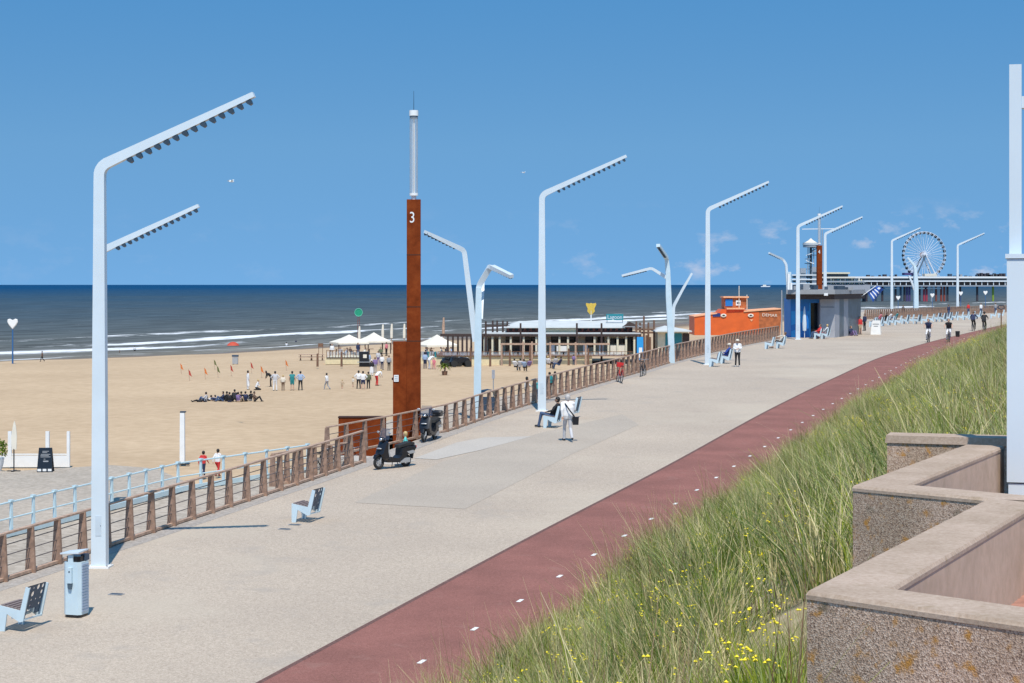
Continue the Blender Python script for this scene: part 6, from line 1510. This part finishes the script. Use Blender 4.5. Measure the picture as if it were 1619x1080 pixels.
# mobility buggies: two dark quads on the sand
def quad(label, px, py):
    g = B(px, py); t = thing('beach_quad', label, 'vehicle', g, R(20), 'dark beach vehicles')
    for a, b_ in ((-.8, -.5), (.8, -.5), (-.8, .5), (.8, .5)): MB().cyl((a, b_-.14, .36), (a, b_+.14, .36), .36, seg=16).build('wheel', 'rubber', t)
    MB().prism([(-1.1, .55), (-1.0, .95), (-.3, .85), (.1, 1.1), (.9, .98), (1.15, .7), (.9, .45), (-.8, .4)], -.36, .36, .15).build('body', 'black', t)
    MB().prism([(-.8, .95), (-.75, 1.12), (-.1, 1.06), (-.05, .92)], -.22, .22, .1).build('saddle', 'rubber', t); MB().tube([(.35, -.4, 1.35), (.45, 0, 1.2), (.35, .4, 1.35)], .03, 6).build('handlebar', 'silver', t)
    MB().box((.85, 0, .95), (.12, .3, .14)).build('headlight', 'white', t)
quad('dark beach quad on the sand right of the rust tower, left one', 714, 579); quad('second dark beach quad close behind on the sand', 727, 580)

# ================================================================ ORANGE BOAT PLAYGROUND
Yb = 235.0
bo = P(1160, 524, Yb); BZ = bo.z-.4
bt = thing('boat_building', 'big orange boat shaped beach building with a wheelhouse', 'building', Vector((bo.x, Yb, BZ)))
boo = bt.location.copy()
def bb_(name, m, poly, dy0, dy1, z0=None):
    pts = [P(a, b_, Yb+dy0) for a, b_ in poly]; n_ = len(pts)
    mb = MB().add([(p.x, Yb+dy0, p.z) for p in pts]+[(p.x, Yb+dy1, p.z) for p in pts], [tuple(range(n_)), tuple(range(2*n_-1, n_-1, -1))]+[(i, n_+i, n_+(i+1) % n_, (i+1) % n_) for i in range(n_)])
    mb.f = [list(reversed(f)) for f in mb.f]
    return mb.build(name, m, bt, boo, smooth=False)
bb_('hull', 'orange', [(1098, 501), (1134, 496), (1200, 493), (1200, 530), (1098, 530)], 0, 7)
bb_('hull_bow', 'orangedark', [(1200, 493), (1236, 489), (1233, 530), (1200, 530)], .02, 7)
bb_('deck_edge', 'orangelight', [(1176, 491.5), (1236, 487.5), (1236, 489.2), (1176, 493.6)], -.1, 7)
bb_('deck_edge', 'orangelight', [(1097, 499.8), (1134, 494.8), (1134, 496.2), (1097, 501.2)], -.1, 7)
bb_('cabin', 'orange', [(1150, 489), (1178, 489), (1178, 494), (1134, 496), (1142, 489)], .5, 5)
bb_('cabin_roof', 'orangelight', [(1149, 487), (1177, 487), (1177, 489.2), (1149, 489.2)], .2, 5)
bb_('wheelhouse', 'orangedark', [(1145.5, 471), (1182, 471), (1182, 488), (1145.5, 488)], 1.2, 4.6)
bb_('wheelhouse_roof', 'orangelight', [(1144, 468.8), (1184, 468.8), (1184, 471), (1144, 471)], .9, 5)
bb_('window', 'bluewall', [(1147, 473), (1158.5, 473), (1158.5, 484), (1147, 484)], 1.1, 1.19)
bb_('window', 'white', [(1163.5, 475), (1171, 475), (1171, 483), (1163.5, 483)], 1.1, 1.19); bb_('window_bar', 'lampdark', [(1165, 478), (1170, 478), (1170, 480), (1165, 480)], 1.05, 1.09)
bb_('blue_panel', 'navy', [(1127, 495.5), (1139, 495), (1139, 500.5), (1127, 501)], -.08, -.01)
for px, py in ((1144, 499), (1187, 499)):
    q = P(px, py, Yb-.1); MB().ball(q, (.38, .06, .24), 14, 8).build('porthole', 'offwhite', bt, boo); MB().ball(q+Vector((0, -.04, .03)), (.2, .05, .10), 10, 6).build('porthole_glass', 'win', bt, boo)
bb_('small_hatch', 'orangelight', [(1185.5, 505), (1191, 505), (1188, 508.5)], -.06, -.01)
for px, z in ((1168.5, 452), (1181, 466)): a = P(px, 489, Yb+1); c = P(px, z, Yb+1); MB().cyl(a, c, .05, seg=6).build('mast', 'offwhite', bt, boo)
cc = text('lettering', 'DEMAR', .52, 'offwhite', bt, P(1217, 498.6, Yb-.1)-boo, (R(90), R(3), 0), sx=1.15)
fp = thing('lamp_pole', 'thin pale pole between the orange boat and the kiosk', 'pole', P(1236, 513, 230)-Vector((0, 0, 1.5)))
MB().cyl((0, 0, 0), (0, 0, 1.5+(513-459)/F*230), .09, .07, 8).build('shaft', 'silver', fp); MB().box((0, 0, .1), (.3, .3, .2)).build('foot', 'silver', fp)

# ================================================================ PIER, TOWER, WHEEL
Yr = 1250.0
def W(px, py, dy=0): return P(px, py, Yr+dy)
pr = thing('pier', 'long double deck pier with white railings on coloured piles over the sea', 'pier', Vector((W(1480, 0).x, Yr, -11.5))); pro = pr.location.copy()
def rb(name, m, px0, px1, pyt, pyb, dy0, dy1, par=None, org=None, z0=None):
    a = W(px0, pyb, dy0); c = W(px1, pyt, dy0); zb_ = a.z if z0 is None else z0
    return MB().box(((a.x+c.x)/2, Yr+(dy0+dy1)/2, (zb_+c.z)/2), (abs(c.x-a.x), abs(dy1-dy0), abs(c.z-zb_))).build(name, m, par or pr, org or pro, smooth=False)
rb('upper_railing', 'white', 1318, 1660, 437.2, 440, 0, .6); rb('glass_wall', 'win', 1318, 1660, 440, 443.4, 3, 12); rb('upper_deck', 'white', 1318, 1660, 443.6, 445.4, 0, 14)
rb('lower_gallery', 'darkwood', 1318, 1660, 445.6, 451, 2, 13); rb('lower_deck', 'silver', 1318, 1660, 451.2, 453, 0, 14)
for k in range(30): rb('gallery_post', 'white', 1322+k*9.2, 1323+k*9.2, 445.6, 451, .6, 1.4)
rp2 = random.Random(4); pcs = ['navyperf', 'navy', 'greywall', 'darkwood', 'pilered', 'piledark', 'darkwood', 'pilepurple', 'pilered2']
M['pilered'] = mat('red_pile', (.36, .04, .07), .6); M['pilered2'] = mat('brick_red_pile', (.26, .05, .03), .6); M['piledark'] = mat('dark_pile', (.05, .04, .05), .7); M['pilepurple'] = mat('violet_pile', (.07, .05, .16), .6); M['pilegreen'] = mat('green_pile', (.22, .33, .04), .6)
for i, (px, m_) in enumerate([(1395, 'piledark'), (1410, 'greywall'), (1416, 'piledark'), (1424, 'navyperf'), (1430, 'piledark'), (1434, 'pilepurple'), (1438, 'pilepurple'), (1454, 'piledark'), (1461, 'pilered'), (1465, 'pilered'), (1473, 'silver'), (1480, 'redbrown'), (1488, 'pilered2'), (1493, 'pilered2'),
        (1498, 'piledark'), (1518, 'piledark'), (1545, 'piledark'), (1570, 'pilegreen'), (1600, 'piledark'), (1385, 'navyperf'), (1370, 'piledark'), (1350, 'piledark')]):
    q = W(px, 453, 4); MB().cyl((q.x, q.y, -13), (q.x, q.y, q.z), .75, seg=10).build('pile', m_, pr, pro)
for px, w_, t_, m_ in ((1410, 22, 455, 'silver'), (1455, 20, 455, 'offwhite'), (1475, 26, 455, 'silver')): rb('low_platform', m_, px-w_/2, px+w_/2, t_, t_+2, 1, 10)
for k in range(26):
    px = 1372+k*8.6+rp2.uniform(-2, 2)
    if 1425 < px < 1500: continue
    rb('rooftop_unit', rp2.choice(['piledark', 'silver', 'navyperf']), px, px+rp2.uniform(1.5, 6), rp2.uniform(433, 436.4), 437.3, 4, 8)
for k in range(9): px = 1546+k*5.1; rb('rooftop_unit', 'piledark', px, px+3.2, rp2.uniform(431.5, 434), 437.3, 4, 8)
# pier head buildings
ph = thing('pier_building', 'layered pier pavilion building behind the kiosk roof', 'building', Vector((W(1310, 0).x, Yr-30, -11.5))); pho = ph.location.copy()
rb('upper_floor', 'cream', 1300, 1344, 430.5, 433, -30, -10, ph, pho); rb('window_band', 'win', 1300, 1341, 433.2, 437.5, -29, -12, ph, pho)
rb('middle_slab', 'offwhite', 1298, 1352, 437.6, 440, -31, -8, ph, pho); rb('window_band', 'slate', 1300, 1356, 440.2, 444, -29, -8, ph, pho)
rb('lower_slab', 'silver', 1296, 1366, 444.2, 446.6, -31, -6, ph, pho); rb('window_band', 'win', 1300, 1372, 446.8, 450, -29, -8, ph, pho); rb('base', 'greywall', 1292, 1376, 450.2, 462, -30, -6, ph, pho)
for k in range(18): px = 1302+k*3.7; rb('facade_panel', ['creamlow', 'silver', 'teal', 'offwhite'][k % 4], px, px+1.6, 439.8+(k % 3)*2, 449, -29.6, -29.1, ph, pho)
for k in range(4): q = W(1300+k*22, 462, -20); MB().cyl((q.x, q.y, -13), (q.x, q.y, q.z+.2), 1.2, seg=8).build('pile', 'piledark', ph, pho)
# lookout tower
lt = thing('lookout_tower', 'steel lookout tower with stacked platforms and spiral stairs on the pier', 'tower', Vector((W(1282, 0, -30).x, Yr-30, -11.5))); lo_ = lt.location.copy(); s_ = F/(Yr-30)
def lz(py): return -(py-450)/s_+11.5
for a in range(4):
    an = a*math.pi/2+.6; MB().cyl((math.cos(an)*3.0, math.sin(an)*3.0, 0), (math.cos(an)*2.6, math.sin(an)*2.6, lz(388)), .30, seg=6).build('tower_leg', 'silver', lt)
MB().cyl((0, 0, 0), (0, 0, lz(386)), .9, seg=10).build('lift_core', 'slate', lt)
for k, py in enumerate([426, 417, 410, 404, 398, 392]):
    an = k*1.1; MB().slab([(math.cos(an+q)*(4.2 if q else 0), math.sin(an+q)*(4.2 if q else 0)) for q in (0, .5, 1.1, 1.7, 2.3)], lz(py), lz(py)+.45).build('platform', 'navyperf' if k % 2 else 'silver', lt, smooth=False)
    MB().bar((math.cos(an)*3.6, -2.5, lz(py)), (math.cos(an+2)*3.6, -2.5, lz(py-5)), .5, .5).build('stair_flight', 'white' if k % 2 else 'lampdark', lt)
MB().cyl((0, 0, lz(391)), (0, 0, lz(384)), 5.2, 5.4, 16).build('top_platform', 'silver', lt); MB().cyl((0, 0, lz(387)), (0, 0, lz(385.3)), 5.6, seg=16).build('top_railing', 'white', lt)
MB().tube([(0, 0, lz(384)), (0, 0, lz(380)), (0, 0, lz(377))], [4.4, 1.6, .2], 12).build('top_roof', 'offwhite', lt)
for px, t_, w_ in ((1270, 424, 9), (1289, 422, 10)): rb('stair_house', 'silver', px-w_/2, px+w_/2, t_, 462, -36, -33, lt, lo_); rb('stair_window', 'slate', px-w_/2+1, px+w_/2-1, t_+8, t_+13, -36.4, -36.1, lt, lo_)
for t_ in (434, 441, 448, 455): rb('gallery_slab', 'white', 1252, 1300, t_, t_+1.8, -37, -25, lt, lo_); rb('gallery_window', 'win', 1254, 1299, t_+2.2, t_+5.6, -35, -26, lt, lo_)
cr_ = W(1297, 362, -30)
MB().bar((W(1268, 362, -30).x-lo_.x, 0, lz(362.3)), (W(1319, 362, -30).x-lo_.x, 0, lz(361.6)), .5, .5).build('crane_jib', 'white', lt)
MB().cyl((W(1300, 362, -30).x-lo_.x, 0, lz(430)), (W(1300, 362, -30).x-lo_.x, 0, lz(361)), .28, seg=6).build('crane_mast', 'silver', lt)
# ferris wheel
fc = W(1461, 403, 10); sw_ = F/(Yr+10); fr_ = 36.5/sw_
fw = thing('ferris_wheel', 'white ferris wheel with dark gondolas standing on the pier', 'ferris wheel', Vector((fc.x, fc.y, W(0, 437, 10).z)), R(14)); hz = fc.z-fw.location.z
M['wheelwhite'] = mat('wheel_white_steel', (.72, .74, .78), .4, .03)
rm = MB()
for yy_ in (-1.0, 1.0): rm.tube([(math.cos(a)*fr_, yy_, hz+math.sin(a)*fr_) for a in np.linspace(0, 2*math.pi, 73)[:-1]], .17, 6, closed=True)
for yy_ in (-1.0, 1.0): rm.tube([(math.cos(a)*fr_*.95, yy_, hz+math.sin(a)*fr_*.95) for a in np.linspace(0, 2*math.pi, 73)[:-1]], .13, 6, closed=True)
rm.build('rim', 'wheelwhite', fw)
for k in range(36):
    a = k*math.pi/18+.05; MB().cyl((math.cos(a)*.8, 1.0*(-1)**k, hz+math.sin(a)*.8), (math.cos(a)*fr_, -.9*(-1)**k, hz+math.sin(a)*fr_), .13, seg=5).build('spoke', 'wheelwhite', fw)
for k in range(32):
    a = k*math.pi/16; c = Vector((math.cos(a)*fr_*.985, 0, hz+math.sin(a)*fr_*.985-.4))
    if 1: q = MB().ball(c, (1.05, 1.35, 1.05), 10, 6).build('gondola', 'win', fw)
MB().cyl((0, -2.2, hz), (0, 2.2, hz), 1.15, seg=16).build('hub', 'wheelwhite', fw); MB().cyl((0, 2.2, hz), (0, 2.6, hz), 2.0, seg=16).build('hub_motor', 'redbrown', fw)
for s1, s2 in ((-1, -1), (1, -1), (-1, 1), (1, 1)): MB().cyl((0, s2*2.4, hz), (s1*7.5, s2*3.4, 0), .42, .5, 8).build('support_leg', 'wheelwhite' if s1 > 0 else 'slate', fw)
for s1 in (-1, 1): MB().bar((s1*4, -3, 1.0), (s1*11, -3, 4.0) if s1 < 0 else (s1*10, -3, .8), .5, .5).build('brace', 'wheelwhite', fw)
MB().box((-12, 0, 1.6), (7, 4, 1.6)).build('ticket_roof', 'pilepurple', fw); MB().box((3, -2, .9), (9, 4, 1.8)).build('boarding_platform', 'offwhite', fw)
# distant wind turbines / seagulls / ship
for px, py, s, lab in ((366, 287, 1.0, 'white gull gliding in the sky right of the nearest lamp arm'), (828, 273, .5, 'tiny gull high in the sky above the second lamp')):
    t = thing('gull', lab, 'bird', P(px, py, 110 if s == 1 else 200), R(30))
    MB().ball((0, 0, 0), (.17, .05, .05), 10, 6).build('body', 'white', t)
    for e in (-1, 1): MB().add([(.05, 0, .02), (-.07, 0, .02), (-.05, e*.26, .10), (.06, e*.26, .11), (-.10, e*.52, .03), (-.03, e*.5, .04)], [(0, 1, 2, 3), (3, 2, 4, 5)]).build('wing', 'lamp', t)
sh = thing('ship', 'tiny white ship on the horizon above the orange boat', 'ship', Vector(((1210-809.5)/F*9000, 9000, -11.5)))
MB().prism([(-22, 0), (20, 0), (26, 5), (-22, 4)], -4, 4).build('hull', 'white', sh, smooth=False); MB().box((-4, 0, 7.5), (16, 6, 7)).build('bridge', 'offwhite', sh)
db = B(176, 560); dg_ = thing('white_towel', 'white towel lying at the waterline behind the nearest lamp', 'towel', db+Vector((0, 0, .06)))
MB().slab([(-1.0, -.5), (1.2, -.4), (1.1, .5), (-.9, .4)], 0, .12).build('cloth', 'white', dg_)
tp_ = thing('trail_post', 'brown wooden signpost at the far end of the dune grass', 'sign', G(1583, 526)); MB().cyl((0, 0, 0), (0, 0, 2.3), .06, seg=6).build('post', 'brownwood', tp_); MB().tube([(-.35, 0, 2.45), (-.2, 0, 2.7), (.2, 0, 2.7), (.35, 0, 2.45), (0, 0, 2.3), (-.35, 0, 2.45)], .05, 6).build('hoop', 'lampdark', tp_)
# red parasol shade people at kiosk: beer barrels etc. stay out

# ================================================================ FINISH
finalize_people()
bpy.context.view_layer.update(); dg = bpy.context.evaluated_depsgraph_get()
for o, mn in TEXTS:
    me = bpy.data.meshes.new_from_object(o.evaluated_get(dg)); me.materials.clear(); me.materials.append(M[mn])
    q = bpy.data.objects.new(o.name, me); COL.objects.link(q); q.parent = o.parent; q.location = o.location; q.rotation_euler = o.rotation_euler; q.scale = o.scale
    nm = o.name; bpy.data.objects.remove(o); q.name = nm
pts, fl_ = scatter_grass()
gn_scatter('dune_grass', pts, tcol); gn_scatter('yellow_wildflowers', [(a, b_, c, d, e, i, t_) for a, b_, c, d, e, i, t_ in fl_], fcol)
for o in list(bpy.data.objects):      # tidy names: a repeat only keeps Blender's own suffix
    pass
print('OBJECTS', len(bpy.data.objects), 'tufts', len(pts), 'flowers', len(fl_))
scene.cycles.max_bounces = 6; scene.cycles.transparent_max_bounces = 8
